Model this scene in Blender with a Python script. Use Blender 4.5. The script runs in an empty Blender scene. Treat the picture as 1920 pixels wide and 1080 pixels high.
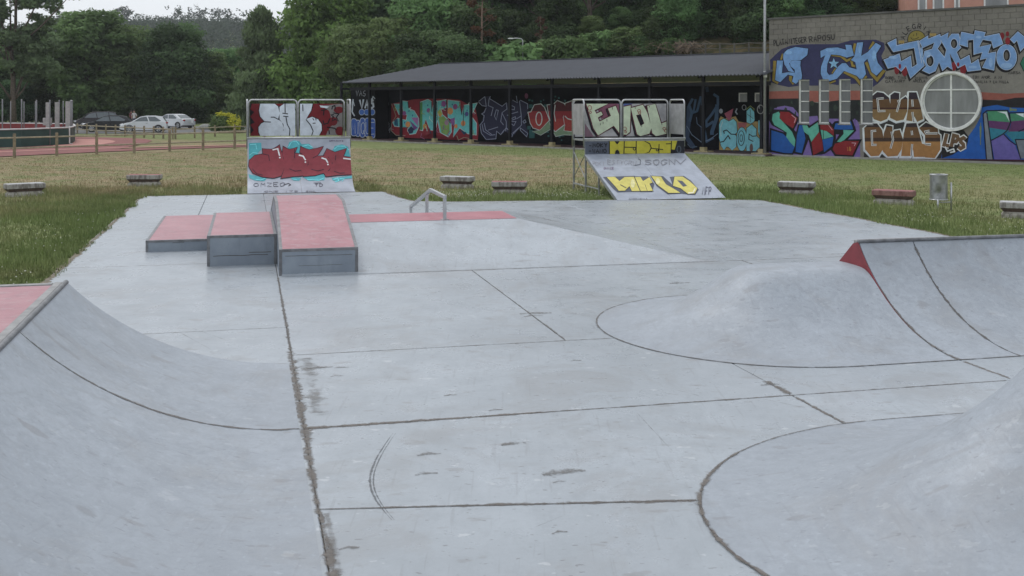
import bpy, bmesh, math, random
import numpy as np
from mathutils import Vector, Matrix, noise as mnoise
R = math.radians
random.seed(7); rng = np.random.default_rng(11)
scene = bpy.context.scene
COL = scene.collection

# ------------------------------------------------------------------ camera, sky, sun, exposure
FPX, EYE, HORIZON = 2050.0, 2.6, 192.0          # focal length (px of a 1920 wide frame), eye height, horizon row
cam_data = bpy.data.cameras.new('camera'); cam = bpy.data.objects.new('camera', cam_data)
COL.objects.link(cam); scene.camera = cam
cam.location = (0, 0, EYE); cam.rotation_euler = (R(90), 0, 0)
cam_data.sensor_width = 36; cam_data.lens = 36*FPX/1920
cam_data.shift_y = -(540-HORIZON)/1920
cam_data.clip_start = 0.1; cam_data.clip_end = 5000

SUN_EL, SUN_AZ = 58.0, -35.0                     # overcast: a weak, very soft sun, high, ahead on the left
world = bpy.data.worlds.new('World'); scene.world = world; world.use_nodes = True
wn, wl = world.node_tree.nodes, world.node_tree.links
wn.clear()
w_out = wn.new('ShaderNodeOutputWorld'); w_bg = wn.new('ShaderNodeBackground')
w_sky = wn.new('ShaderNodeTexSky'); w_sky.sky_type = 'NISHITA'; w_sky.sun_disc = False
w_sky.sun_elevation = R(SUN_EL); w_sky.sun_rotation = R(SUN_AZ)
w_sky.air_density = 1.0; w_sky.dust_density = 3.0
w_mix = wn.new('ShaderNodeMix'); w_mix.data_type = 'RGBA'; w_mix.inputs[0].default_value = 0.88
w_mix.inputs[7].default_value = (7.6, 7.95, 8.4, 1)      # even grey-white cloud deck
wl.new(w_sky.outputs[0], w_mix.inputs[6]); wl.new(w_mix.outputs[2], w_bg.inputs[0])
w_bg.inputs[1].default_value = 0.098
wl.new(w_bg.outputs[0], w_out.inputs[0])
sun_data = bpy.data.lights.new('sun', 'SUN'); sun_data.energy = 0.9; sun_data.angle = R(20)
sun_data.color = (1, .97, .93)
sun = bpy.data.objects.new('sun', sun_data); COL.objects.link(sun)
sun.rotation_euler = (R(90-SUN_EL), 0, R(180-SUN_AZ)); sun.location = (-20, 30, 60)
vs = scene.view_settings
vs.view_transform = 'Standard'; vs.look = 'None'; vs.exposure = 0.34; vs.gamma = 1; vs.use_curve_mapping = False
scene.cycles.max_bounces = 6; scene.cycles.transparent_max_bounces = 8

# ------------------------------------------------------------------ survey helpers
def ground(u, v, z=0.0):                          # where a sight line meets the level z
    d = FPX*(EYE-z)/(v-HORIZON)
    return Vector(((u-960)*d/FPX, d, z))
PARK_ROT = R(13.6); PC, PS = math.cos(PARK_ROT), math.sin(PARK_ROT)
def P(a, b, z=0.0): return Vector((a*PC-b*PS, a*PS+b*PC, z))      # park grid (A right, B away) -> world
def toAB(p): return (p[0]*PC+p[1]*PS, -p[0]*PS+p[1]*PC)

# ------------------------------------------------------------------ materials
def lin(c): return tuple((x/255/12.92 if x/255 <= .04045 else ((x/255+.055)/1.055)**2.4) for x in c)
MATS = {}
class NT:
    def __init__(s, name):
        s.m = bpy.data.materials.new(name); s.m.use_nodes = True
        s.n, s.l = s.m.node_tree.nodes, s.m.node_tree.links
        s.b = s.n['Principled BSDF']; s.out = s.n['Material Output']
    def new(s, t, **kw):
        x = s.n.new(t)
        for k, v in kw.items(): setattr(x, k, v)
        return x
    def pos(s):
        if not hasattr(s, '_p'): s._p = s.new('ShaderNodeNewGeometry').outputs['Position']
        return s._p
    def noise(s, scale, detail=4, rough=.55, vec=None, stretch=None, dist=0):
        x = s.new('ShaderNodeTexNoise'); x.inputs['Scale'].default_value = scale
        x.inputs['Detail'].default_value = detail; x.inputs['Roughness'].default_value = rough
        x.inputs['Distortion'].default_value = dist
        v = vec or s.pos()
        if stretch:
            mp = s.new('ShaderNodeMapping'); mp.inputs['Scale'].default_value = stretch[:3]
            if len(stretch) > 3: mp.inputs['Rotation'].default_value = (0, 0, stretch[3])
            s.l.new(v, mp.inputs[0]); v = mp.outputs[0]
        s.l.new(v, x.inputs['Vector']); return x.outputs['Fac']
    def ramp(s, f, a, b, va=0., vb=1.):
        x = s.new('ShaderNodeMapRange'); x.inputs[1].default_value = a; x.inputs[2].default_value = b
        x.inputs[3].default_value = va; x.inputs[4].default_value = vb; x.interpolation_type = 'SMOOTHSTEP'
        s.l.new(f, x.inputs[0]); return x.outputs[0]
    def math(s, op, a, b=None, c=None):
        x = s.new('ShaderNodeMath', operation=op)
        for i, v in enumerate((a, b, c)):
            if v is None: continue
            if isinstance(v, (int, float)): x.inputs[i].default_value = v
            else: s.l.new(v, x.inputs[i])
        return x.outputs[0]
    def mix(s, f, a, b, blend='MIX'):
        x = s.new('ShaderNodeMix', data_type='RGBA', blend_type=blend)
        for i, v in ((0, f), (6, a), (7, b)):
            if isinstance(v, (int, float)): x.inputs[i].default_value = v
            elif isinstance(v, tuple): x.inputs[i].default_value = (*v[:3], 1)
            else: s.l.new(v, x.inputs[i])
        return x.outputs[2]
    def bump(s, h, strength=.3, dist=.01):
        x = s.new('ShaderNodeBump'); x.inputs['Strength'].default_value = strength
        x.inputs['Distance'].default_value = dist; s.l.new(h, x.inputs['Height'])
        s.l.new(x.outputs[0], s.b.inputs['Normal'])
    def set(s, col=None, rough=None, metal=None, spec=None):
        for k, v in (('Base Color', col), ('Roughness', rough), ('Metallic', metal), ('Specular IOR Level', spec)):
            if v is None: continue
            if isinstance(v, (int, float)): s.b.inputs[k].default_value = v
            elif isinstance(v, tuple): s.b.inputs[k].default_value = (*v[:3], 1)
            else: s.l.new(v, s.b.inputs[k])
        return s.m

def simple(name, col, rough=.6, metal=0, var=.18, scale=6, spec=.5, bump=0):
    if name in MATS: return MATS[name]
    t = NT(name)
    f = t.noise(scale, 5, .6)
    c = t.mix(t.ramp(f, .3, .7), tuple(x*(1-var) for x in col), tuple(min(1, x*(1+var)) for x in col))
    t.set(c, rough, metal, spec)
    if bump: t.bump(t.noise(scale*8, 4), bump, .01)
    MATS[name] = t.m; return t.m

def concrete(name, base, steep=False, rough=.30):
    t = NT(name)
    big = t.noise(.35, 4, .5); mid = t.noise(2.2, 6, .62); fine = t.noise(26, 5, .65)
    c = t.mix(t.ramp(big, .3, .7), tuple(x*.88 for x in base), tuple(x*1.10 for x in base))
    c = t.mix(t.math('MULTIPLY', t.ramp(mid, .42, .72), .40), c, tuple(x*.76 for x in base))
    c = t.mix(t.math('MULTIPLY', t.ramp(fine, .35, .7), .38), c, tuple(x*.80 for x in base))
    gr = t.noise(95, 3, .7); c = t.mix(t.math('MULTIPLY', t.ramp(gr, .45, .7), .30), c, tuple(x*.72 for x in base))
    wt = t.noise(1.1, 5, .7, stretch=(1, .35, 1, .9)); c = t.mix(t.math('MULTIPLY', t.ramp(wt, .5, .72), .28), c, tuple(min(1, x*1.22) for x in base))
    oi = t.new('ShaderNodeObjectInfo'); c = t.mix(t.math('MULTIPLY', oi.outputs['Random'], .22), c, tuple(x*.80 for x in base))
    dr = t.noise(.8, 6, .72, dist=.8); c = t.mix(t.math('MULTIPLY', t.ramp(dr, .48, .64), .46), c, (.255, .258, .262))
    ws = t.noise(7.5, 6, .75, stretch=(1, .5, 1, .4)); c = t.mix(t.math('MULTIPLY', t.ramp(ws, .50, .64), .46), c, tuple(x*.78 for x in base))
    # worn spots, rubber smudges, chips of lighter coating
    sm = t.noise(3.1, 3, .5, stretch=(1, 2.1, 1, -PARK_ROT))
    c = t.mix(t.math('MULTIPLY', t.ramp(sm, .635, .70), .38), c, (.20, .19, .185))
    sp = t.noise(13, 2, .5, stretch=(1, 1.9, 1, .5))
    c = t.mix(t.math('MULTIPLY', t.ramp(sp, .67, .71), .3 if steep else .55), c, (.13, .125, .125))
    wp = t.noise(4.3, 3, .6, stretch=(1, 1.6, 1, 1.0))
    c = t.mix(t.math('MULTIPLY', t.ramp(wp, .665, .69), .2 if steep else .4), c, (.56, .58, .60))
    # long thin scuffs
    s1 = t.noise(2.0, 2, .4, stretch=(12, .55, 4, .75)); s2 = t.noise(2.0, 2, .4, stretch=(14, .6, 4, -1.1))
    sc = t.math('MAXIMUM', t.ramp(s1, .66, .72), t.ramp(s2, .67, .73))
    c = t.mix(t.math('MULTIPLY', sc, .13 if steep else .2), c, (.17, .17, .175))
    if steep:
        tw = t.noise(5.5, 6, .7, stretch=(1, 1, 1.4), dist=1.2)
        c = t.mix(t.math('MULTIPLY', t.ramp(tw, .38, .66), .42), c, tuple(x*.70 for x in base))
        ch = t.noise(17, 4, .6, dist=.6)
        c = t.mix(t.math('MULTIPLY', t.ramp(ch, .62, .68), .25), c, tuple(min(1, x*1.30) for x in base))
        dk = t.noise(11, 5, .7, dist=1.6); c = t.mix(t.math('MULTIPLY', t.ramp(dk, .60, .68), .28), c, tuple(x*.60 for x in base))
    t.set(c, t.math('ADD', t.ramp(mid, .3, .7, -.05, .10), rough), 0, .45)
    t.bump(t.math('ADD', t.noise(30, 5, .6), t.math('MULTIPLY', t.noise(4 if steep else 2, 4), 1.5 if steep else .6)), .22 if steep else .12, .012)
    MATS[name] = t.m; return t.m

CONC = concrete('slab_concrete', (.362, .396, .430))
CONC_T = concrete('transition_concrete', (.350, .384, .428), steep=True, rough=.50)
def pinkmat():
    t = NT('pink_coating')
    a = t.noise(1.4, 6, .65); f = t.noise(22, 5, .6)
    c = t.mix(t.ramp(a, .3, .72), (.335, .140, .165), (.43, .205, .230))
    c = t.mix(t.math('MULTIPLY', t.ramp(f, .45, .8), .35), c, (.40, .16, .18))
    w = t.noise(5, 5, .7, stretch=(1, 2, 1, .3)); c = t.mix(t.math('MULTIPLY', t.ramp(w, .50, .62), .5), c, (.40, .28, .295)); w2 = t.noise(3.2, 6, .75, stretch=(2.2, 1, 1, .2)); c = t.mix(t.math('MULTIPLY', t.ramp(w2, .52, .66), .5), c, (.25, .13, .15))
    t.set(c, .42, 0, .4); t.bump(f, .12, .01); MATS['pink'] = t.m; return t.m
PINK = pinkmat()
def darkred():
    t = NT('plateau_red'); a = t.noise(2, 6, .65); f = t.noise(20, 5)
    c = t.mix(t.ramp(a, .3, .7), (.36, .115, .145), (.46, .17, .20)); c = t.mix(t.math('MULTIPLY', t.ramp(f, .4, .8), .3), c, (.24, .09, .1))
    t.set(c, .42); return t.m
PLATEAU = darkred()
RED_END = simple('dark_red_paint', (.23, .035, .045), .55, var=.15)
def sidemat():
    t = NT('ledge_side_concrete'); a = t.noise(2.5, 5, .6); f = t.noise(18, 6, .65)
    c = t.mix(t.ramp(a, .3, .7), (.20, .235, .28), (.26, .30, .345))
    st = t.noise(6, 5, .7, stretch=(1, 1, .18)); c = t.mix(t.math('MULTIPLY', t.ramp(st, .5, .75), .35), c, (.13, .15, .18))
    c = t.mix(t.math('MULTIPLY', t.ramp(f, .6, .75), .4), c, (.12, .135, .16))
    t.set(c, .55); t.bump(f, .2, .01); return t.m
SIDE = sidemat()
STEEL_EDGE = simple('steel_edge', (.17, .175, .185), .5, .3, .25, 9)
GALV = simple('galvanised_steel', (.46, .47, .48), .38, .75, .12, 12)
GALV_DULL = simple('dull_galvanised', (.36, .37, .375), .5, .5, .15, 9)
FILLER = simple('joint_dirt', (.085, .078, .07), .9, var=.35, scale=14)
EDGE_CONC = simple('edge_concrete', (.25, .25, .25), .55, 0, .2, 7, bump=.2)

# ------------------------------------------------------------------ mesh builder
class MB:
    def __init__(s): s.v, s.f, s.m = [], [], []
    def add(s, vs, fs, mi=0):
        o = len(s.v); s.v += [tuple(x) for x in vs]
        for f in fs: s.f.append(tuple(i+o for i in f)); s.m.append(mi)
        return s
    def box(s, x0, x1, y0, y1, z0, z1, mi=0):
        return s.add([(x0,y0,z0),(x1,y0,z0),(x1,y1,z0),(x0,y1,z0),(x0,y0,z1),(x1,y0,z1),(x1,y1,z1),(x0,y1,z1)],
                     [(3,2,1,0),(4,5,6,7),(0,1,5,4),(1,2,6,5),(2,3,7,6),(3,0,4,7)], mi)
    def tube(s, pts, r, n=8, mi=0, caps=True):
        pts = [Vector(p) for p in pts]; rs = r if isinstance(r, (list, tuple)) else [r]*len(pts)
        rings = []
        t0 = (pts[1]-pts[0]).normalized(); up = Vector((0,0,1)) if abs(t0.z) < .9 else Vector((1,0,0))
        x = t0.cross(up).normalized()
        for i, p in enumerate(pts):
            t = (pts[min(i+1,len(pts)-1)]-pts[max(i-1,0)]).normalized()
            x = (x - t*x.dot(t)).normalized(); y = t.cross(x)
            rings.append([p+(x*math.cos(2*math.pi*k/n)+y*math.sin(2*math.pi*k/n))*rs[i] for k in range(n)])
        vs = [v for rg in rings for v in rg]; fs = []
        for i in range(len(pts)-1):
            for k in range(n):
                a, b = i*n+k, i*n+(k+1) % n
                fs.append((a, b, b+n, a+n))
        if caps: fs += [tuple(reversed(range(n))), tuple(range((len(pts)-1)*n, len(pts)*n))]
        return s.add(vs, fs, mi)
    def prism(s, poly, axis, a0, a1, mi=0):      # poly in the two other axes, extruded along axis
        def mk(p, a):
            return {'x': (a, p[0], p[1]), 'y': (p[0], a, p[1]), 'z': (p[0], p[1], a)}[axis]
        n = len(poly)
        vs = [mk(p, a0) for p in poly]+[mk(p, a1) for p in poly]
        return s.add(vs, [tuple(range(n)), tuple(reversed(range(n, 2*n)))]+[(i, i+n, (i+1) % n+n, (i+1) % n) for i in range(n)], mi)
    def grid(s, rows, mi=0):
        nr, nc = len(rows), len(rows[0])
        return s.add([p for r in rows for p in r], [(i*nc+j, i*nc+j+1, (i+1)*nc+j+1, (i+1)*nc+j) for i in range(nr-1) for j in range(nc-1)], mi)
    def sphere(s, c, r, nu=10, nv=7, mi=0):
        rr = r if isinstance(r, (tuple, list)) else (r, r, r)
        rows = []
        for i in range(nv+1):
            th = math.pi*i/nv
            rows.append([(c[0]+rr[0]*math.sin(th)*math.cos(2*math.pi*k/nu), c[1]+rr[1]*math.sin(th)*math.sin(2*math.pi*k/nu), c[2]+rr[2]*math.cos(th)) for k in range(nu+1)])
        return s.grid(rows, mi)
    def mesh(s, name, mats, smooth=False, fix=True, weld=True):
        me = bpy.data.meshes.new(name); me.from_pydata(s.v, [], s.f)
        for m_ in (mats if isinstance(mats, (list, tuple)) else [mats]): me.materials.append(m_)
        me.polygons.foreach_set('material_index', s.m)
        if fix:
            bm = bmesh.new(); bm.from_mesh(me)
            if weld: bmesh.ops.remove_doubles(bm, verts=bm.verts, dist=1e-5)
            bmesh.ops.recalc_face_normals(bm, faces=bm.faces); bm.to_mesh(me); bm.free()
        if smooth:
            me.polygons.foreach_set('use_smooth', [True]*len(me.polygons))
            if smooth == 'auto': me.set_sharp_from_angle(angle=R(40))
        me.update(); return me
    def build(s, name, mats, parent=None, smooth=False, bevel=0, fix=True, **tags):
        o = bpy.data.objects.new(name, s.mesh(name, mats, smooth, fix)); COL.objects.link(o)
        if parent: o.parent = parent
        if bevel:
            b = o.modifiers.new('bevel', 'BEVEL'); b.width = bevel; b.segments = 2; b.limit_method = 'ANGLE'
        for k, v in tags.items(): o[k] = v
        return o

def thing(name, label, cat, loc=(0,0,0), rotz=0, group=None):
    o = bpy.data.objects.new(name, None); COL.objects.link(o); o.empty_display_size = .2
    o.location = loc; o.rotation_euler = (0, 0, rotz); o['label'] = label; o['category'] = cat
    if group: o['group'] = group
    return o
def dup(root, loc, rotz, label, group=None, scale=None):
    def cp(o, par):
        c = o.copy(); COL.objects.link(c)
        if par: c.parent = par
        for ch in [x for x in bpy.data.objects if x.parent == o]: cp(ch, c)
        return c
    r = cp(root, None); r.location = loc; r.rotation_euler = (0, 0, rotz); r['label'] = label
    if group: r['group'] = group
    if scale: r.scale = scale if not isinstance(scale, (int, float)) else (scale,)*3
    return r
def struct(o): o['kind'] = 'structure'; return o
def pfix(a, b): return dict(loc=P(a, b), rotz=PARK_ROT)          # a thing whose base stands at park point a, b
# ------------------------------------------------------------------ ground, hills
BLD0 = Vector((12.92, 54.95, 0)); BANG = R(-41)      # left front corner of the painted building, its facade direction
SHD0 = Vector((12.75, 54.75, 0)); SANG = R(-43)      # right front end of the shed
def loc2(o, ang, s, n, z=0): return Vector((o.x+math.cos(ang)*s-math.sin(ang)*n, o.y+math.sin(ang)*s+math.cos(ang)*n, z))
def inv2(o, ang, x, y):
    dx, dy = x-o.x, y-o.y
    return dx*math.cos(ang)+dy*math.sin(ang), -dx*math.sin(ang)+dy*math.cos(ang)
def sstep(a, b, x): t = min(1, max(0, (x-a)/(b-a))); return t*t*(3-2*t)
def hill(x, y):
    s, n = inv2(SHD0, SANG, x, y)
    t = max(0, n-14)
    near = (min(.62*t, 8)+.16*max(0, t-13))*sstep(-14, 10, x+ (y-80)*.05)
    near = min(near, 26)
    far = sstep(280, 640, y)*(42+3*mnoise.noise((x*.008, 3.1, 0))*2-.012*(x+100)*sstep(-200, 100, x))
    return max(near, far)
gv = []
xs = [-700+25*i for i in range(57)]; ys = [-80, -40, 0, 20, 40, 50]+[60+5*i for i in range(29)]+[215+25*i for i in range(36)]
xs = sorted(set(xs+[-60+5*i for i in range(29)]))
g = MB(); g.grid([[(x, y, -.03+hill(x, y)) for x in xs] for y in ys])

def grass_group():
    """colour of turf by place: lush beside the slab and the shed, dry in the open"""
    t = NT('turf')
    sep = t.new('ShaderNodeSeparateXYZ')
    rot = t.new('ShaderNodeVectorRotate', rotation_type='Z_AXIS'); rot.inputs['Angle'].default_value = -PARK_ROT
    t.l.new(t.pos(), rot.inputs['Vector']); t.l.new(rot.outputs[0], sep.inputs[0])
    A, B = sep.outputs[0], sep.outputs[1]
    da = t.math('SUBTRACT', t.math('ABSOLUTE', t.math('SUBTRACT', A, 5.2)), 8.1)
    db = t.math('SUBTRACT', t.math('ABSOLUTE', t.math('SUBTRACT', B, 14.5)), 14.2)
    dist = t.math('MAXIMUM', da, db)
    n1 = t.noise(.22, 5, .6); n2 = t.noise(1.3, 5, .65); n3 = t.noise(9, 4, .7)
    dn = t.math('ADD', dist, t.math('MULTIPLY', t.math('SUBTRACT', n1, .5), 14))
    dry = t.ramp(dn, -.5, 8.5)
    # distance in front of the shed line: greener there
    sx = t.new('ShaderNodeVectorMath', operation='DOT_PRODUCT'); t.l.new(t.pos(), sx.inputs[0])
    sx.inputs[1].default_value = (-math.sin(SANG), math.cos(SANG), 0)
    nn = t.math('SUBTRACT', sx.outputs['Value'], -math.sin(SANG)*SHD0.x+math.cos(SANG)*SHD0.y)
    nn = t.math('ADD', nn, t.math('MULTIPLY', t.math('SUBTRACT', n1, .5), 6))
    dry = t.math('MULTIPLY', dry, t.ramp(nn, -11, -6.5, 1, .15))
    # towards the building on the right the turf is greener
    xr = t.new('ShaderNodeSeparateXYZ'); t.l.new(t.pos(), xr.inputs[0])
    dry = t.math('MULTIPLY', dry, t.ramp(xr.outputs[0], 4, 10, 1, .50))
    n4 = t.noise(.55, 5, .7); dry = t.math('MULTIPLY', dry, t.ramp(n4, .38, .55, .35, 1)); dry = t.math('MULTIPLY', dry, t.ramp(n2, .3, .55, .6, 1))
    green = t.mix(t.ramp(n2, .3, .7), (.140, .195, .062), (.225, .27, .108))
    tan = t.mix(t.ramp(n2, .3, .7), (.275, .215, .125), (.375, .30, .185))
    c = t.mix(dry, green, tan)
    bare = t.noise(.5, 4, .7); c = t.mix(t.math('MULTIPLY', t.ramp(bare, .60, .72), .45), c, (.15, .115, .06))
    up = t.math('MULTIPLY', t.ramp(xr.outputs[2], .8, 2.0), t.ramp(xr.outputs[1], 300, 330, 1, 0))
    c = t.mix(up, c, t.mix(t.ramp(n2, .35, .65), (.045, .05, .022), (.15, .115, .06)))
    return t, c, n3
t, c, n3 = grass_group()
n5 = t.noise(28, 4, .75); c2 = t.mix(t.math('MULTIPLY', t.ramp(n3, .40, .66), .45), c, (.06, .06, .025)); c2 = t.mix(t.math('MULTIPLY', t.ramp(n5, .48, .62), .5), c2, (.055, .055, .022))
t.set(c2, .9, 0, .15); t.bump(n3, .6, .05); TURF = t.m
t, c, n3 = grass_group(); t.m.name = 'grass_blade'
at = t.new('ShaderNodeAttribute'); at.attribute_name = 'shade'
c = t.mix(1.0, c, at.outputs['Color'], 'MULTIPLY')
t.set(c, .7, 0, .2); BLADE = t.m
go = struct(g.build('ground', TURF, smooth=True))

# ------------------------------------------------------------------ skate floor: panels with open joints
# outline of the slab in park coordinates
BACK = [(-2.88, 31.9), (3.86, 31.9), (3.92, 31.2), (4.05, 29.8), (4.25, 28.7), (5.2, 28.25), (9.5, 27.75), (13.35, 26.85)]
def back_at(a):
    for (a0, b0), (a1, b1) in zip(BACK, BACK[1:]):
        if a0 <= a <= a1: return b0+(b1-b0)*(a-a0)/(a1-a0)
    return 31.9
SLAB = [(-2.88, -6), (13.35, -6)]+BACK[::-1]
root = MB()
root.add([P(a, b, -.014) for a, b in SLAB], [tuple(range(len(SLAB)))])
floor = struct(root.build('skate_floor', FILLER))
def panel(poly, gap=.005, top=0.0, name='slab', mat=None, parent=floor):
    n = len(poly); c = Vector((sum(p[0] for p in poly)/n, sum(p[1] for p in poly)/n))
    def inset(d):
        out = []
        for i in range(n):
            p0, p1, p2 = (Vector(poly[(i+k) % n]) for k in (-1, 0, 1))
            e1, e2 = (p1-p0).normalized(), (p2-p1).normalized()
            n1, n2 = Vector((-e1.y, e1.x)), Vector((-e2.y, e2.x))
            m = (n1+n2); m = m/max(.3, m.length_squared)*2 if m.length > 1e-6 else n1
            out.append(p1+m*d)
        return out
    area = sum(poly[i][0]*poly[(i+1) % n][1]-poly[(i+1) % n][0]*poly[i][1] for i in range(n))
    if area < 0: poly = poly[::-1]
    o0, o1 = inset(gap), inset(gap+.008)
    mb = MB()
    mb.add([P(*p, -.02) for p in o0]+[P(*p, top-.005) for p in o0]+[P(*p, top) for p in o1],
           [tuple(range(2*n, 3*n))]+[(i, (i+1) % n, (i+1) % n+n, i+n) for i in range(n)]+[(i+n, (i+1) % n+n, (i+1) % n+2*n, i+2*n) for i in range(n)])
    return mb.build(name, mat or CONC, parent)
JA = .44
panels = [
 [(-2.88,-6),(JA,-6),(JA,3),(-2.88,3)], [(-2.88,3),(JA,3),(JA,8.85),(-2.88,8.85)], [(-2.88,8.85),(JA,8.85),(JA,12.9),(-2.88,12.9)],
 [(-2.88,12.9),(JA,12.9),(JA,18.3),(-2.88,18.3)], [(-2.88,18.3),(JA,18.3),(JA,24.6),(-2.88,24.6)],
 [(-2.88,24.6),(-1.1,24.6),(-1.1,31.9),(-2.88,31.9)], [(-1.1,24.6),(JA,24.6),(JA,31.9),(-1.1,31.9)],
 [(JA,-6),(8,-6),(8,3.2),(JA,3.2)], [(JA,3.2),(8,3.2),(8,5.76),(2.85,6.66),(JA,7.08)],
 [(JA,7.08),(2.85,6.66),(4.7,6.34),(4.7,8.85),(JA,8.85)], [(4.7,6.34),(8,5.76),(8,8.85),(4.7,8.85)],
 [(8,-6),(13.35,-6),(13.35,8.85),(8,8.85)],
 [(JA,8.85),(4.7,8.85),(4.7,11.46),(JA,11.46)], [(4.7,8.85),(6.985,8.85),(6.985,11.46),(4.7,11.46)], [(6.985,8.85),(13.35,8.85),(13.35,11.46),(6.985,11.46)],
 [(JA,11.46),(3.38,11.46),(3.38,16.6),(JA,16.6)], [(3.38,11.46),(7.9,11.46),(7.9,16.6),(3.38,16.6)], [(7.9,11.46),(13.35,11.46),(13.35,16.6),(7.9,16.6)],
 [(JA,16.6),(7.9,16.6),(7.9,23.6),(JA,23.6)], [(7.9,16.6),(13.35,16.6),(13.35,21.8),(7.9,21.8)],
 [(7.9,21.8),(13.35,21.8),(13.35,26.85),(9.5,27.75),(7.9,27.94)],
 [(JA,23.6),(4.3,23.6),(4.3,28.67),(4.05,29.8),(3.92,31.2),(3.86,31.9),(JA,31.9)],
 [(4.3,23.6),(7.9,23.6),(7.9,27.94),(5.2,28.25),(4.3,28.67)],
]
for p in panels: panel(p)

# ------------------------------------------------------------------ dirt and wear lying on the slab
def stainmat(name, col, lo, hi, scale, strength=.9):
    t = NT(name); n = t.noise(scale, 5, .65); n2 = t.noise(scale*.35, 3, .6)
    at = t.new('ShaderNodeAttribute'); at.attribute_name = 'fade'
    f = t.math('ADD', t.math('MULTIPLY', n, .5), t.math('MULTIPLY', n2, .5))
    f = t.math('ADD', t.math('MULTIPLY', t.math('SUBTRACT', f, .5), 2.6), t.math('MULTIPLY', at.outputs['Fac'], .75))
    al = t.math('MULTIPLY', t.ramp(f, lo, hi), strength)
    t.set(t.mix(t.ramp(n, .3, .7), tuple(x*.8 for x in col), tuple(x*1.2 for x in col)), .7)
    tr = t.new('ShaderNodeBsdfTransparent'); ms = t.new('ShaderNodeMixShader')
    t.l.new(al, ms.inputs[0]); t.l.new(tr.outputs[0], ms.inputs[1]); t.l.new(t.b.outputs[0], ms.inputs[2]); t.l.new(ms.outputs[0], t.out.inputs[0])
    return t.m
STAIN = stainmat('worn_joint_dirt', (.145, .128, .113), .30, .85, 17, .78)
STAIN2 = stainmat('thin_joint_dirt', (.125, .115, .107), .3, .8, 16, .8)
SMUDGE = stainmat('faint_smudge', (.17, .155, .14), .45, 1.0, 10, .5)
SMUDGE2 = stainmat('worn_patch', (.15, .14, .13), .35, .95, 26, .6)
RUBBER = stainmat('rubber_mark', (.08, .08, .085), .2, .8, 26, .5)
def strip(pts, widths, mat, name, zf=lambda a, b: 0.0, lift=.0016, parent=floor, step=.12):
    """a ragged band of dirt along a line of park points, faded at its sides"""
    path = []
    for i in range(len(pts)-1):
        p0, p1 = Vector(pts[i]), Vector(pts[i+1]); n = max(1, int((p1-p0).length/step))
        w0, w1 = widths[i], widths[i+1]
        for k in range(n): path.append((p0.lerp(p1, k/n), w0+(w1-w0)*k/n))
    path.append((Vector(pts[-1]), widths[-1]))
    v, f, fade = [], [], []
    for i, (p, w) in enumerate(path):
        t = (path[min(i+1, len(path)-1)][0]-path[max(i-1, 0)][0]).normalized(); nrm = Vector((-t.y, t.x))
        j = (random.random()-.5)*w*.25
        for k, off in enumerate((-1.25, -.22, .22, 1.25)):
            q = p+nrm*(off*w*(.8+.4*random.random())+j)
            v.append(P(q.x, q.y, zf(q.x, q.y)+lift)); fade.append(1.0 if k in (1, 2) else 0.0)
    for i in range(len(path)-1):
        for k in range(3): f.append((i*4+k, i*4+k+1, i*4+k+5, i*4+k+4))
    me = bpy.data.meshes.new(name); me.from_pydata([tuple(x) for x in v], [], f); me.materials.append(mat)
    a = me.attributes.new('fade', 'FLOAT', 'POINT'); a.data.foreach_set('value', fade)
    o = bpy.data.objects.new(name, me); COL.objects.link(o); o.parent = parent; return o
S = lambda *a, **k: strip(*a, **k)
S([(JA+.0,2),(JA+.02,6.2),(JA+.01,7.0)], [.045,.05,.02], STAIN, 'joint_dirt')
S([(JA+.04,5.5),(JA+.05,7.0)], [.08,.04], SMUDGE, 'joint_dirt', lift=.0022)
S([(JA,7.0),(JA,8.85)], [.03,.06], STAIN, 'joint_dirt')
S([(JA,8.85),(JA-.01,9.6),(JA-.01,11.4),(JA,12)], [.04,.07,.06,.02], STAIN, 'joint_dirt')
S([(JA+.13,9.2),(JA+.15,11.3)], [.12,.12], SMUDGE, 'joint_dirt', lift=.0022)
S([(JA,12),(JA,16.6)], [.03,.022], STAIN2, 'joint_dirt')
S([(JA,8.85),(4.7,8.85),(6.9,8.85)], [.035,.022,.018], STAIN2, 'joint_dirt')
S([(JA,8.86),(2.4,8.86)], [.05,.03], STAIN, 'joint_dirt', lift=.0022)
S([(JA,11.46),(3.95,11.46)], [.014,.02], STAIN2, 'joint_dirt')
S([(-2.6,12.9),(JA,12.9)], [.012,.012], STAIN2, 'joint_dirt')
S([(-2.88,18.3),(-.6,18.3)], [.016,.016], STAIN2, 'joint_dirt')
S([(JA,7.08),(1.6,6.88),(2.85,6.66)], [.012,.035,.04], STAIN, 'joint_dirt')
S([(JA,7.08),(2.85,6.66)], [.014,.016], STAIN2, 'joint_dirt', lift=.0022)
S([(1.64,16.6),(3.3,16.6),(7.9,16.6),(11,16.6)], [.016,.03,.022,.016], STAIN2, 'joint_dirt')
S([(3.38,11.5),(3.38,16.5)], [.018,.009], STAIN2, 'joint_dirt')
S([(4.7,8.9),(4.7,9.35)], [.05,.055], STAIN, 'joint_dirt')
S([(4.7,7.9),(4.7,8.8)], [.03,.03], STAIN, 'joint_dirt')
S([(6.98,8.9),(6.985,9.6)], [.035,.035], STAIN, 'joint_dirt')
S([(7.9,15.6),(7.9,16.6)], [.025,.03], STAIN2, 'joint_dirt')
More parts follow.
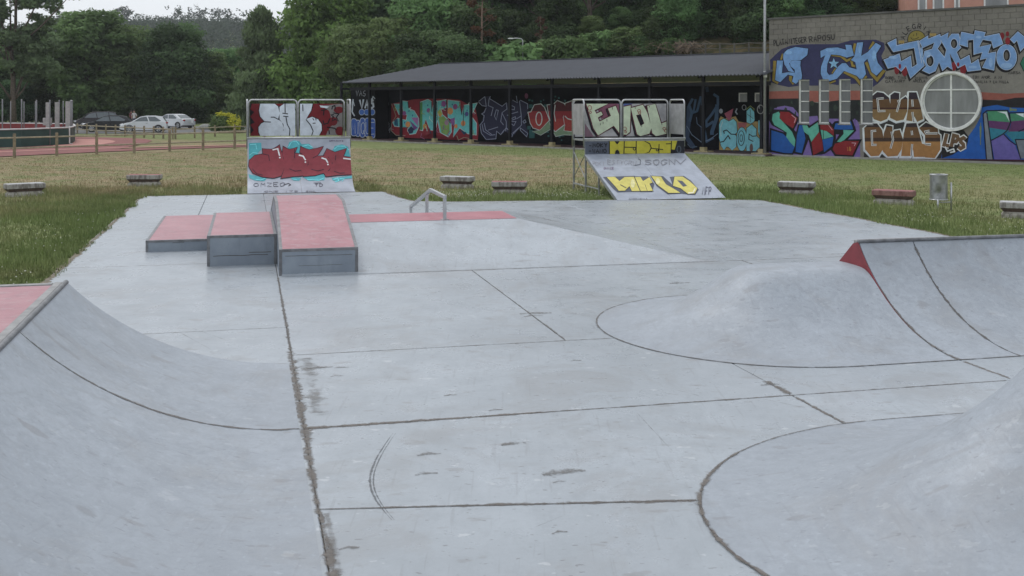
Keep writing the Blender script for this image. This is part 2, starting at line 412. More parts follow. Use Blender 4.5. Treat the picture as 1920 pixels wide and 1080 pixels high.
# tyre arc, long scuffs
def gp(u, v): p = ground(u, v); return toAB(p)
def curve(pts, n=24):
    u = np.linspace(0, 1, len(pts)); t_ = np.linspace(0, 1, n); cx = np.polyfit(u, [p[0] for p in pts], 3); cy = np.polyfit(u, [p[1] for p in pts], 3)
    return [(float(np.polyval(cx, k)), float(np.polyval(cy, k))) for k in t_]
taper = lambda w, n=24: [w*math.sin(math.pi*(k+.6)/(n+.2))**.6 for k in range(n)]
S(curve([gp(737,812), gp(706,860), gp(695,895), gp(702,935), gp(735,975)]), taper(.012), RUBBER, 'tyre_mark', step=.05)
S(curve([gp(742,812), gp(712,860), gp(701,895), gp(708,935), gp(740,975)]), taper(.008), RUBBER, 'tyre_mark', step=.05)
for pts in ([(1195,775),(1260,845)], [(975,505),(995,530)], [(1255,728),(1310,742)], [(360,615),(430,640)], [(340,625),(395,655)],
            [(1430,748),(1510,765)], [(1410,705),(1420,690)], [(1000,990),(1060,965)], [(1140,920),(1170,905)]):
    S([gp(*p) for p in pts], [.006]*len(pts), SMUDGE, 'scuff_mark', step=.1)
# worn blotches
for u, v, w in ((1058,887,.16),(963,833,.1),(845,742,.06),(632,706,.06),(640,690,.07),(600,690,.13),(655,1030,.06),(805,853,.09),(800,890,.08),(1050,905,.05),(1445,722,.1),(1275,531,.16),(1005,588,.2),(1000,593,.12),(930,770,.06),(1080,677,.06),(1050,1000,.05)):
    a, b = gp(u, v); S([(a-w, b), (a, b+.03), (a+w, b+.01)], [w*.3, w*.6, w*.25], SMUDGE2, 'worn_spot', step=.06, lift=.0026)

# ------------------------------------------------------------------ near quarter pipes and rounded hips
def arc_profile(run, h, n=18):
    Rr = (run*run+h*h)/(2*h); return [(run*i/n, Rr-math.sqrt(Rr*Rr-(run*i/n)**2)) for i in range(n+1)]
LQ = thing('quarter_pipe', 'low grey concrete quarter pipe with pink deck at the left edge', 'skate ramp', **pfix(.40, 8.85))
run, hh = 2.07, .88; pr = arc_profile(run, hh)
def lz(a):
    x = min(run, max(0, .40-a)); Rr = (run*run+hh*hh)/(2*hh); return Rr-math.sqrt(Rr*Rr-x*x)
for b0, b1 in ((1.2, 5.0), (5.0, 8.85), (8.85, 11.14)):
    mb = MB(); g0, g1 = b0+.006-8.85, b1-.006-8.85
    rows = [[(-x, g0, z+.0025) for x, z in pr], [(-x, g1, z+.0025) for x, z in pr]]
    mb.grid(rows)
    for y in (g0, g1):
        mb.add([(-x, y, z+.0025) for x, z in pr]+[(-run, y, -.018), (0, y, -.018)], [tuple(range(len(pr)+2))])
    mb.add([(-run,g0,hh+.0025),(-run,g1,hh+.0025),(-run,g1,-.018),(-run,g0,-.018)], [(0,1,2,3)])
    mb.build('transition_panel', CONC_T, LQ, smooth='auto')
mb = MB(); mb.box(-4.2, -run-.02, -7.65, 2.21, -.02, hh-.012); mb.build('deck_base', SIDE, LQ)
mb = MB(); mb.box(-4.08, -run-.12, -7.6, .0, hh-.012, hh-.002); mb.build('deck_panel', PINK, LQ)
mb = MB(); mb.box(-4.08, -run-.12, .008, 2.17, hh-.012, hh-.002); mb.build('deck_panel', PINK, LQ)
mb = MB(); mb.box(-run-.115, -run-.042, -7.62, 2.28, hh-.05, hh+.010); mb.build('coping_band', EDGE_CONC, LQ, bevel=.008)
mb = MB(); mb.tube([(-run-.012, -7.62, hh+.004), (-run-.012, 2.29, hh+.004)], .024, 10); mb.build('coping', STEEL_EDGE, LQ, smooth=True)
mb = MB(); mb.box(-4.2, -run-.12, 2.19, 2.27, hh-.05, hh+.008); mb.build('edge_band', EDGE_CONC, LQ, bevel=.008)
lzf = lambda a, b: lz(a)+.0025
S([(.40,8.85),(-.3,8.85),(-1.0,8.86),(-1.62,8.85)], [.03,.028,.03,.02], STAIN2, 'joint_dirt', zf=lzf, lift=.003, parent=None)

RQ = thing('quarter_pipe', 'low grey concrete quarter pipe with dark red end wall at the right edge', 'skate ramp', **pfix(6.985, 9.66))
run2, hh2 = 1.88, .96; pr2 = arc_profile(run2, hh2)
for a0, a1 in ((0, .715), (.715, 3.2), (3.2, 6.0)):
    mb = MB(); g0, g1 = a0+.006, a1-.006
    mb.grid([[(g0, y, z+.0025) for y, z in pr2], [(g1, y, z+.0025) for y, z in pr2]])
    for x in (g0, g1):
        mb.add([(x, y, z+.0025) for y, z in pr2]+[(x, run2, -.018), (x, 0, -.018)], [tuple(range(len(pr2)+2))])
    mb.add([(g0,run2,hh2+.0025),(g1,run2,hh2+.0025),(g1,run2,-.018),(g0,run2,-.018)], [(0,1,2,3)])
    mb.build('transition_panel', CONC_T, RQ, smooth='auto')
mb = MB(); mb.prism([(run2+.004, -.018), (run2+.004, hh2-.03), (run2+.10, hh2-.03), (run2+1.3, -.018)], 'x', .01, 5.99); mb.build('back_bank', PINK, RQ)
mb = MB(); mb.box(0, 6.0, run2+.012, run2+.11, hh2-.06, hh2+.012); mb.build('coping_band', EDGE_CONC, RQ, bevel=.008)
mb = MB(); mb.tube([(-.01, run2-.005, hh2+.006), (6.0, run2-.005, hh2+.006)], .024, 10); mb.build('coping', STEEL_EDGE, RQ, smooth=True)
mb = MB(); mb.prism([(y, z-.004) for y, z in pr2[6:]]+[(run2+.10, hh2-.03), (run2+1.28, -.018), (pr2[6][0], -.018)], 'x', -.012, -.002); mb.build('end_wall', RED_END, RQ)

def hip(root, cap, a_sp, a_tip, a_right, half, k=.07, mat=CONC_T, Rr=2.32, lift=.003):
    """rounded hip: a spine ridge, flanks concave at the foot, rounded over at the top"""
    def prof(w):
        x = min(half*w, Rr*.999); zt = Rr-math.sqrt(Rr*Rr-x*x)
        return -k*math.log(math.exp(-zt/k)+math.exp(-cap/k))
    out = []
    for i in range(14): out.append(((a_right+(a_sp-a_right)*i/14, -half), (a_right+(a_sp-a_right)*i/14, 0)))
    for i in range(41):
        th = math.pi*i/40
        out.append(((a_sp-(a_sp-a_tip)*math.sin(th), -half*math.cos(th)), (a_sp, 0)))
    for i in range(1, 15): out.append(((a_sp+(a_right-a_sp)*i/14, half), (a_sp+(a_right-a_sp)*i/14, 0)))
    rows = []
    for o, s in out:
        row = []
        for j in range(25):
            w = j/24; x = o[0]+(s[0]-o[0])*w; y = o[1]+(s[1]-o[1])*w
            row.append((x, y, prof(w)+lift+.006*mnoise.noise((x*1.7, y*1.7, 0))*min(1, w*5)))
        rows.append(row)
    mb = MB(); mb.grid(rows)
    mb.add([(a_right, -half, -.015), (a_right, half, -.015)]+[r for r in rows[-1]]+[r for r in rows[0]][::-1], [tuple([1]+list(range(2, 52))+[0])])
    mb.build('hip_surface', mat, root, smooth='auto')
    return [o for o, s in out]
def dirt_on(root, pts, widths, mat, origin, n0=0, lift=.006):
    o = strip([(p[0]+origin[0], p[1]+origin[1]) for p in pts], widths, mat, 'joint_dirt', lift=lift, parent=None)
    return o
H1 = thing('rounded_hip', 'smooth grey concrete hump joined to the red end of the right quarter pipe', 'skate ramp', **pfix(6.985-.016, 9.66+2.05))
rim1 = hip(H1, .68, -1.1, -3.05, 0, 2.05)
H2 = thing('rounded_hip', 'smooth grey concrete hump cut off by the lower right corner', 'skate ramp', **pfix(6.985, 9.66-3.75))
rim2 = hip(H2, 1.6, -1.9, -4.27, 2.6, 2.08)
strip([(p[0]+6.97, p[1]+9.66+2.05) for p in rim1], [.016]*len(rim1), STAIN2, 'joint_dirt', lift=.0065)
strip([(p[0]+6.985, p[1]+9.66-3.75) for p in rim2], [.014]*len(rim2), STAIN2, 'joint_dirt', lift=.0065)
strip([(p[0]+6.985, p[1]+9.66-3.75) for p in rim2[26:46]], [.015]*3+[.03]*14+[.02]*3, STAIN, 'joint_dirt', lift=.0075)
strip([(6.985, 9.66), (12.9, 9.66)], [.016, .016], STAIN2, 'joint_dirt', lift=.0065)
# worn joints that climb the transitions belong to the ramps
rz = lambda a, b: (lambda x: (run2**2+hh2**2)/(2*hh2)-math.sqrt(((run2**2+hh2**2)/(2*hh2))**2-x*x))(min(run2, max(0, b-9.66)))
strip([(6.985+.715, 9.66), (6.985+.715, 10.6), (6.985+.715, 11.5)], [.02, .022, .028], STAIN2, 'joint_dirt', zf=rz, lift=.006, step=.06)
strip([(6.985, 9.66), (6.985, 10.2), (6.985, 11.1)], [.05, .03, .015], STAIN, 'joint_dirt', zf=rz, lift=.007, step=.06)
for o in list(bpy.data.objects):
    if o.name.startswith('joint_dirt') and o.parent is None: o.parent = floor

# ------------------------------------------------------------------ pyramid, boxes, ledges, rail
PY = thing('pyramid_bank', 'wide grey concrete bank with a flat dark pink top', 'skate ramp', **pfix(1.64, 16.65))
b1, b2, b3, zt = 2.55, 3.95, 6.5, .5
mb = MB()
X0, X1, X2 = -1.14, 3.12, 5.67
mb.add([(X0,0,.002),(X2,0,.002),(X2,b3,.002),(X0,b3,.002),(X0,b1,zt),(X1,b1,zt),(X1+.04,b2,zt),(X0,b2,zt)],
       [(0,1,5,4),(1,2,6,5),(2,3,7,6),(3,0,4,7),(4,5,6,7)])
mb.build('bank', CONC, PY)
mb = MB(); mb.add([(.0,b1+.01,zt+.004),(X1-.02,b1+.01,zt+.004),(X1+.02,b2-.01,zt+.004),(.0,b2-.01,zt+.004)], [(0,1,2,3)])
mb.build('top_coating', PLATEAU, PY, label='dark pink flat top')

def box_profile(root, prof, x0, x1, front_trim=True, slope_trim=True):
    """prof: list of (b, z) along the top; a solid body with steel edges"""
    body = MB(); poly = [(prof[0][0], -.01)]+[(b, z-.004) for b, z in prof]+[(prof[-1][0], -.01)]
    body.prism(poly, 'x', x0, x1); body.build('body', SIDE, root)
    for (ba, za), (bb, zb) in zip(prof, prof[1:]):
        mb = MB(); k0 = .03/(bb-ba) if ba == prof[0][0] else 0; b_, z_ = ba+(bb-ba)*k0, za+(zb-za)*k0
        mb.add([(x0+.045, b_, z_), (x1-.045, b_, z_), (x1-.045, bb, zb), (x0+.045, bb, zb)], [(0,1,2,3)])
        mb.build('top_coating', PINK, root)
    e = MB()
    for xa, xb in ((x0-.004, x0+.045), (x1-.045, x1+.004)):
        for (ba, za), (bb, zb) in zip(prof, prof[1:]):
            v = [(xa,ba,za-.05),(xb,ba,za-.05),(xb,bb,zb-.05),(xa,bb,zb-.05),(xa,ba,za+.003),(xb,ba,za+.003),(xb,bb,zb+.003),(xa,bb,zb+.003)]
            e.add(v, [(3,2,1,0),(4,5,6,7),(0,1,5,4),(1,2,6,5),(2,3,7,6),(3,0,4,7)])
    e.build('side_edging', STEEL_EDGE, root)
    b0, z0 = prof[0]
    e = MB(); e.box(x0-.006, x1+.006, b0-.005, b0+.045, z0-.035, z0+.005); e.build('front_edging', STEEL_EDGE, root)
    for xa, xb in ((x0-.005, x0+.04), (x1-.04, x1+.005)):
        e = MB(); e.box(xa, xb, b0-.005, b0+.03, -.005, z0-.03); e.build('corner_edging', STEEL_EDGE, root)
KB = thing('kicker_box', 'tall pink topped ramp box with grey front, highest of the three boxes', 'skate ramp', **pfix(1.05, 16.75))
box_profile(KB, [(0, .39), (2.4, .90), (3.65, .90), (6.2, .39)], -.585, .585)
ML = thing('ledge', 'middle height pink topped ledge box left of the tall ramp box', 'skate ledge', **pfix(-.08, 17.98), group='pink topped ledges')
box_profile(ML, [(0, .48), (3.7, .485)], -.54, .535)
LL = thing('ledge', 'lowest pink topped ledge box, leftmost of the boxes', 'skate ledge', **pfix(-1.175, 19.95), group='pink topped ledges')
box_profile(LL, [(0, .195), (4.25, .2)], -.54, .54)
# broken patches on the fronts
def chip(root, x0, x1, y, z, h):
    n = 26; top, bot = [], []
    for i in range(n+1):
        x = x0+(x1-x0)*i/n; m = mnoise.noise((x*6, z*9, 1.3)); top.append((x, y, z+h*.5*(.5+m))); bot.append((x, y, z-h*.5*(.6-m)))
    mb = MB(); mb.grid([bot, top]); mb.build('crack', FILLER, root)
chip(KB, -.50, .50, -.0015, .29, .012); chip(ML, -.45, .40, -.0015, .16, .018); chip(ML, .1, .45, -.0015, .2, .02); chip(LL, -.1, .1, -.0015, .15, .012); chip(KB, -.3, .35, -.0015, .14, .008)

HR = thing('grind_rail', 'kinked square steel grind rail on the pink topped bank', 'skate rail', **pfix(3.43, 19.3))
def sqbar(mb, p0, p1, w):
    p0, p1 = Vector(p0), Vector(p1); t = (p1-p0).normalized(); x = Vector((1, 0, 0)); y = t.cross(x).normalized()
    vs = [p+x*sx*w+y*sy*w for p in (p0, p1) for sx, sy in ((-1,-1),(1,-1),(1,1),(-1,1))]
    mb.add(vs, [(0,1,2,3),(7,6,5,4),(0,4,5,1),(1,5,6,2),(2,6,7,3),(3,7,4,0)])
mb = MB(); sqbar(mb, (0,-.03,.91), (0,1.55,.915), .03); mb.build('top_bar', GALV, HR, bevel=.006)
mb = MB(); sqbar(mb, (0,1.54,.917), (0,4.2,.34), .03); mb.build('down_bar', GALV, HR, bevel=.006)
for y, z0, z1 in ((0, .5, .88), (2.0, .33, .79), (4.17, .0, .33)):
    mb = MB(); mb.box(-.028, .028, y-.028, y+.028, z0, z1); mb.build('post', GALV, HR)
    mb = MB(); mb.box(-.07, .07, y-.06, y+.06, z0-.002 if z0 else .003, z0+.012); mb.build('foot_plate', GALV_DULL, HR)

# soil and dead grass creeping over the slab edges
SOIL = stainmat('edge_soil', (.16, .13, .085), .30, .72, 7, .85)
strip([(-2.84, 12), (-2.84, 18), (-2.82, 24), (-2.84, 31.8)], [.10, .08, .07, .06], SOIL, 'edge_soil', lift=.002)
strip([(-2.8, 31.86), (3.8, 31.86)], [.06, .06], SOIL, 'edge_soil', lift=.002)
strip([(a, b-.03) for a, b in BACK[1:]], [.07]*(len(BACK)-1), SOIL, 'edge_soil', lift=.002)
strip([(13.31, 26.8), (13.31, 12)], [.09, .09], SOIL, 'edge_soil', lift=.002)
# ------------------------------------------------------------------ two tall steel ramps with guard rails
RAMP_SKIN = simple('ramp_sheet_grey', (.33, .36, .42), .45, .1, .12, 3)
PANEL_GREY = simple('guard_panel_grey', (.36, .36, .365), .5, .3, .18, 4)
PANEL_BACK = simple('guard_panel_dark', (.05, .03, .035), .55, 0, .2, 4)
def hoop(mb, x0, y0, x1, y1, z0, z1, r=.025, rc=.12):
    """guard rail hoop: two posts and a top bar with rounded corners"""
    a, b = Vector((x0, y0, 0)), Vector((x1, y1, 0)); L = (b-a).length; d = (b-a)/L
    pts = [a+Vector((0, 0, z0))]
    for k in range(6):
        th = math.pi/2*k/5; pts.append(a+d*(rc-rc*math.cos(th))+Vector((0, 0, z1-rc+rc*math.sin(th))))
    for k in range(6):
        th = math.pi/2*(1-k/5); pts.append(a+d*(L-rc+rc*math.cos(th))+Vector((0, 0, z1-rc+rc*math.sin(th))))
    pts.append(b+Vector((0, 0, z0))); mb.tube(pts, r, 8)
def guard(root, x0, y0, x1, y1, zd, top, mat, pz0=.05, name='guard_rail', gap=.12, th=.012):
    mb = MB(); hoop(mb, x0, y0, x1, y1, zd, zd+top); rail = mb.build(name, GALV, root, smooth=True)
    a, b = Vector((x0, y0, 0)), Vector((x1, y1, 0)); d = (b-a).normalized(); n = Vector((-d.y, d.x, 0))*th
    mb = MB(); p, q = a+d*.05, b-d*.05
    v = [p-n, q-n, q+n, p+n]
    mb.add([x+Vector((0, 0, zd+pz0)) for x in v]+[x+Vector((0, 0, zd+top-gap)) for x in v], [(3,2,1,0),(4,5,6,7),(0,1,5,4),(1,2,6,5),(2,3,7,6),(3,0,4,7)])
    pn = mb.build('guard_panel', mat, rail)
    return rail, pn
def legs(root, xs, ys, z, brace=True):
    for x in xs:
        for y in ys:
            mb = MB(); mb.box(x-.025, x+.025, y-.025, y+.025, -.03, z); mb.build('leg', GALV_DULL, root)
        if brace:
            for za, zb in ((.35, z-.35), (z-.35, .35)):
                mb = MB(); mb.tube([(x, ys[0], za), (x, ys[1], zb)], .016, 6); mb.build('brace', GALV_DULL, root)
            mb = MB(); mb.box(x-.02, x+.02, ys[0], ys[1], .14, .18); mb.build('brace', GALV_DULL, root)

# left: curved quarter pipe, park A 0..3.05, foot B 31.95
R1W, R1H, R1RUN, R1DECK = 3.05, 1.51, 1.75, 1.2
R1A, R1B = 0.0, 31.92
R1 = thing('steel_quarter_pipe', 'tall curved skate ramp with red bubble letter graffiti and a guard rail', 'skate ramp', **pfix(R1A, R1B))
pr3 = arc_profile(R1RUN, R1H, 24)
for x0, x1 in ((0, R1W/2-.003), (R1W/2+.003, R1W)):
    mb = MB(); rows = []
    for off in (0, -.03): rows.append(([(x0, y-off*0, z+off+.012) for y, z in pr3], [(x1, y, z+off+.012) for y, z in pr3]))
    mb.grid(rows[0]); mb.grid(rows[1])
    for r in (0, 1): mb.grid([rows[0][r], rows[1][r]])
    mb.build('riding_sheet', RAMP_SKIN, R1, smooth='auto')
for x in (.02, R1W-.05):
    mb = MB(); mb.prism([(y, z-.03) for y, z in pr3]+[(R1RUN+R1DECK, R1H-.03), (R1RUN+R1DECK, R1H-.12), (R1RUN, R1H-.12)]+[(y-.0, max(-.01, z-.16)) for y, z in pr3[::-1][1:]], 'x', x, x+.03); mb.build('side_rib', GALV_DULL, R1)
mb = MB(); mb.box(0, R1W, R1RUN+.005, R1RUN+R1DECK, R1H-.05, R1H); mb.build('deck', GALV_DULL, R1)
mb = MB(); mb.tube([(-.02, R1RUN, R1H+.02), (R1W+.02, R1RUN, R1H+.02)], .03, 8); mb.build('coping', GALV, R1, smooth=True)
legs(R1, (.05, R1W-.05), (R1RUN+.05, R1RUN+R1DECK-.05), R1H-.05)
yb = R1RUN+R1DECK-.04
R1P = [guard(R1, .03, yb, R1W/2-.02, yb, R1H, 1.17, PANEL_BACK), guard(R1, R1W/2+.02, yb, R1W-.08, yb, R1H, 1.17, PANEL_BACK)]
guard(R1, -.01, R1RUN+.06, -.01, yb-.06, R1H-.3, 1.47, PANEL_GREY, .35); guard(R1, R1W+.01, R1RUN+.06, R1W+.01, yb-.06, R1H-.3, 1.47, PANEL_GREY, .35)

# right: straight bank with an upright strip, park A 9.55..12.65, foot B 27.55
R2W, R2RUN, R2Z, R2H, R2DECK = 3.1, 2.88, 1.08, 1.51, 1.3
R2A, R2B = 9.55, 27.55
R2 = thing('steel_bank_ramp', 'tall straight skate ramp with yellow letter graffiti and a guard rail', 'skate ramp', **pfix(R2A, R2B))
for x0, x1 in ((0, R2W/2-.003), (R2W/2+.003, R2W)):
    mb = MB(); mb.prism([(0, .004), (R2RUN, R2Z), (R2RUN, R2Z-.04), (.06, -.012)], 'x', x0, x1); mb.build('riding_sheet', RAMP_SKIN, R2)
mb = MB(); mb.box(0, R2W, R2RUN+.002, R2RUN+.04, R2Z-.05, R2H-.045); R2V = mb.build('upright_sheet', RAMP_SKIN, R2)
for x in (.02, R2W-.05):
    mb = MB(); mb.prism([(.1, -.01), (R2RUN, R2Z-.045), (R2RUN, R2Z-.14), (.35, -.01)], 'x', x, x+.03); mb.build('side_rib', GALV_DULL, R2)
mb = MB(); mb.box(0, R2W, R2RUN+.005, R2RUN+R2DECK, R2H-.04, R2H); mb.build('deck', GALV_DULL, R2)
mb = MB(); mb.tube([(-.02, R2RUN, R2H+.02), (R2W+.02, R2RUN, R2H+.02)], .03, 8); mb.build('coping', GALV, R2, smooth=True)
legs(R2, (.04, R2W-.04), (R2RUN+.06, R2RUN+R2DECK-.04), R2H-.04)
for x in (.04, R2W-.04):
    mb = MB(); mb.box(x-.02, x+.02, 1.7, 1.74, -.03, .58); mb.build('leg', GALV_DULL, R2)
    mb = MB(); mb.box(x-.018, x+.018, 1.74, R2RUN+.04, .15, .18); mb.build('brace', GALV_DULL, R2)
yb2 = R2RUN+R2DECK-.03
R2P = [guard(R2, .03, yb2, R2W/2-.02, yb2, R2H, 1.17, PANEL_GREY), guard(R2, R2W/2+.02, yb2, R2W-.03, yb2, R2H, 1.17, PANEL_GREY)]
guard(R2, -.015, R2RUN+.06, -.015, yb2-.06, R2H-.22, 1.39, PANEL_GREY, .35); guard(R2, R2W+.015, R2RUN+.06, R2W+.015, yb2-.06, R2H-.22, 1.39, PANEL_GREY, .35)

# ------------------------------------------------------------------ concrete benches, litter bin
def benchmat(name, base, dirt):
    t = NT(name); a = t.noise(5, 6, .7); f = t.noise(30, 5); st = t.noise(9, 4, .6, stretch=(1, 1, .3))
    c = t.mix(t.ramp(a, .3, .7), tuple(x*.8 for x in base), base)
    c = t.mix(t.math('MULTIPLY', t.ramp(st, .42, .62), .75), c, dirt); c = t.mix(t.math('MULTIPLY', t.ramp(f, .5, .8), .4), c, dirt)
    t.set(c, .85); t.bump(f, .5, .02); return t.m
B_TOP = benchmat('bench_cap', (.40, .39, .37), (.12, .10, .09)); B_BASE = benchmat('bench_foot', (.44, .42, .37), (.13, .12, .09))
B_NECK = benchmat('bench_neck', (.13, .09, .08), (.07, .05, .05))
B_RED = benchmat('bench_red_top', (.36, .13, .13), (.22, .13, .12)); B_PALE = benchmat('bench_pale_top', (.52, .53, .54), (.3, .29, .28))
B_RUST = benchmat('bench_red_side', (.30, .17, .15), (.16, .06, .06))
def loft(mb, secs, mi=0, cap=True):
    rings = []
    for z, lx, ly, ch in secs:
        rings.append([(-lx,-ly+ch,z),(-lx+ch,-ly,z),(lx-ch,-ly,z),(lx,-ly+ch,z),(lx,ly-ch,z),(lx-ch,ly,z),(-lx+ch,ly,z),(-lx,ly-ch,z)])
    vs = [p for r in rings for p in r]; fs = []
    for i in range(len(rings)-1):
        for k in range(8): fs.append((i*8+k, i*8+(k+1) % 8, (i+1)*8+(k+1) % 8, (i+1)*8+k))
    if cap: fs += [tuple(reversed(range(8))), tuple(range((len(rings)-1)*8, len(rings)*8))]
    mb.add(vs, fs, mi)
def bench(label, u, v, rot, top, side=None, L=.51):
    p = ground(u, v); p.z = -.02
    t = thing('concrete_bench', label, 'bench', p+Vector((0, .2, 0)), R(rot), 'concrete benches round the slab')
    mb = MB(); loft(mb, [(-.03, L*.93, .20, .01), (.07, L*.93, .20, .02), (.13, L*.84, .14, .02)]); mb.build('foot', B_BASE, t)
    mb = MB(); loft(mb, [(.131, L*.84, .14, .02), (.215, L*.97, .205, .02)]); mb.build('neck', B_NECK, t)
    mb = MB(); loft(mb, [(.216, L*.985, .215, .02), (.225, L, .225, .025), (.335, L, .225, .025), (.35, L*.985, .213, .025)]); mb.build('cap', side or B_TOP, t)
    mb = MB(); loft(mb, [(.351, L*.97, .205, .03), (.356, L*.96, .20, .03)]); mb.build('seat_top', top, t)
    return t
bench('pale topped concrete bench nearest the left edge, seen corner on', 40, 367, 40, B_PALE)
bench('concrete bench with pinkish top on dry grass left of the curved ramp', 267, 348, 4, B_RED)
bench('grey concrete bench with a dark stained end behind the grind rail', 857, 352, -24, B_PALE)
bench('red topped concrete bench with a pale blue scribble between the two tall ramps', 955, 363, -2, B_RED)
bench('grey topped concrete bench with dark marks right of the yellow ramp', 1497, 364, -24, B_PALE)
bench('red topped concrete bench beside the litter bin', 1681, 382, -33, B_RED, B_RUST)
bench('grey concrete bench cut off by the right edge', 1928, 408, -24, B_PALE)
p = ground(1760, 391); p.z = -.03
bn = thing('litter_bin', 'dented metal litter bin hung between two short posts', 'litter bin', p, R(15))
BIN = simple('bin_metal', (.30, .31, .31), .42, .6, .3, 5); BIN_IN = simple('bin_inside', (.08, .08, .08), .8)
rows = []
for i in range(15):
    z = .26+.60*i/14; row = []
    for k in range(33):
        th = 2*math.pi*k/32; r = .205
        r -= .075*math.exp(-((th-4.15)**2)/.16-((z-.42)**2)/.014)+.045*math.exp(-((th-4.6)**2)/.1-((z-.62)**2)/.03)
        r += .006*mnoise.noise((math.cos(th)*3, math.sin(th)*3, z*6))
        row.append((r*math.cos(th), r*math.sin(th), z))
    rows.append(row)
mb = MB(); mb.grid(rows); mb.build('bucket', BIN, bn, smooth=True)
mb = MB(); mb.grid([[(q[0]*.94, q[1]*.94, q[2]) for q in r] for r in rows[3:]]); mb.add([(.19*math.cos(2*math.pi*k/24), .19*math.sin(2*math.pi*k/24), .30) for k in range(24)], [tuple(range(24))]); mb.build('liner', BIN_IN, bn, smooth='auto')
for z, rr in ((.86, .207), (.255, .209)):
    mb = MB(); mb.tube([(rr*math.cos(2*math.pi*k/28), rr*math.sin(2*math.pi*k/28), z) for k in range(29)], .014, 6, caps=False); mb.build('rim', GALV, bn, smooth=True)
for sx in (-1, 1):
    mb = MB(); mb.tube([(.17*sx+.03, -.21 if sx > 0 else -.16, 0), (.17*sx+.03, -.21 if sx > 0 else -.16, .68 if sx > 0 else .27)], .022, 8); mb.build('post', GALV, bn, smooth=True)
mb = MB(); mb.tube([(-.14, -.16, .2), (.2, -.21, .2)], .014, 6); mb.build('cross_bar', GALV_DULL, bn)
# ------------------------------------------------------------------ painted block building on the right
WIN_FRAME = simple('window_frame_white', (.72, .73, .71), .5, 0, .12, 5)
def glassmat(name, col):
    t = NT(name); n = t.noise(2.2, 3, .6, stretch=(1, 1, .25)); c = t.mix(t.ramp(n, .3, .7), tuple(x*.8 for x in col), tuple(x*1.15 for x in col))
    t.set(c, .22, 0, .5); return t.m
PANE = glassmat('frosted_pane', (.235, .245, .245))
PANE_D = glassmat('dark_pane', (.15, .16, .168))
def blockmat(name, base, k=1):
    t = NT(name); a = t.noise(.7, 5, .6); f = t.noise(9, 6, .7); st = t.noise(1.2, 5, .7, stretch=(1, 1, .16))
    oi = t.new('ShaderNodeObjectInfo')
    c = t.mix(t.ramp(a, .3, .7), tuple(x*.82 for x in base), tuple(x*1.12 for x in base))
    c = t.mix(t.math('MULTIPLY', t.ramp(f, .35, .75), .35), c, tuple(x*.6 for x in base))
    c = t.mix(t.math('MULTIPLY', t.ramp(st, .5, .75), .5), c, tuple(x*.5 for x in base))
    c = t.mix(t.math('MULTIPLY', oi.outputs['Random'], .26), c, tuple(x*.66 for x in base))
    t.set(c, .9); t.bump(f, .4, .02); return t.m
BLOCK = blockmat('concrete_block', (.225, .212, .190)); MORTAR = blockmat('mortar', (.235, .222, .20))
BD = thing('block_building', 'grey concrete block building covered in graffiti with a round window', 'building', BLD0, BANG)
BL, BH, BDEP = 17.5, 6.75, 12.0
def bst(u, v):                                     # sight line -> facade (along, up)
    k = (u-960)/FPX; c, s = math.cos(BANG), math.sin(BANG)
    # BLD0 + (c,s)*a : x = k*y
    a = (k*BLD0.y-BLD0.x)/(c-k*s); y = BLD0.y+s*a
    return a, EYE+(HORIZON-v)*y/FPX
win_px = [(1501.5, 1516.5, 152, 230), (1539, 1553.5, 152, 229), (1577, 1593.5, 151, 231), (1617, 1635.5, 152, 230)]
WIN = []
for u0, u1, v0, v1 in win_px:
    a0, a1 = bst(u0-4, 190)[0], bst(u1+1, 190)[0]; WIN.append((a0, a1, 1.58, 3.72))
brk = sorted({0, BL}.union(*[{w[0], w[1]} for w in WIN])); zb = [-.05, 1.58, 3.72, BH-2.0]
mb = MB()
def cell(a0, a1, z0, z1): mb.add([(a0,0,z0),(a1,0,z0),(a1,0,z1),(a0,0,z1)], [(0,1,2,3)])
for a0, a1 in zip(brk, brk[1:]):
    for z0, z1 in zip(zb, zb[1:]):
        if any(abs(w[0]-a0) < 1e-6 for w in WIN) and z0 == 1.58: continue
        cell(a0, a1, z0, z1)
for a0, a1, z0, z1 in WIN:
    d = .22
    mb.add([(a0,0,z0),(a0,d,z0),(a0,d,z1),(a0,0,z1)], [(0,1,2,3)]); mb.add([(a1,0,z0),(a1,d,z0),(a1,d,z1),(a1,0,z1)], [(3,2,1,0)])
    mb.add([(a0,0,z0),(a1,0,z0),(a1,d,z0),(a0,d,z0)], [(0,1,2,3)]); mb.add([(a0,0,z1),(a1,0,z1),(a1,d,z1),(a0,d,z1)], [(3,2,1,0)])
mb.add([(0,0,-.05),(0,BDEP,-.05),(0,BDEP,BH),(0,0.03,BH),(0,0.03,BH-2),(0,0,BH-2)], [(0,1,2,3,4,5)]); mb.add([(BL,0,-.05),(BL,BDEP,-.05),(BL,BDEP,BH),(BL,0,BH)], [(0,1,2,3)])
mb.add([(0,BDEP,-.05),(BL,BDEP,-.05),(BL,BDEP,BH),(0,BDEP,BH)], [(0,1,2,3)]); mb.add([(0,0.03,BH),(BL,0.03,BH),(BL,BDEP,BH),(0,BDEP,BH)], [(0,1,2,3)])
mb.add([(0,.03,BH-2.0),(BL,.03,BH-2.0),(BL,.03,BH),(0,.03,BH)], [(0,1,2,3)]); mb.add([(0,0,BH-2),(BL,0,BH-2),(BL,.03,BH-2),(0,.03,BH-2)], [(0,1,2,3)])
wall = mb.build('wall', MORTAR, BD, fix=False)
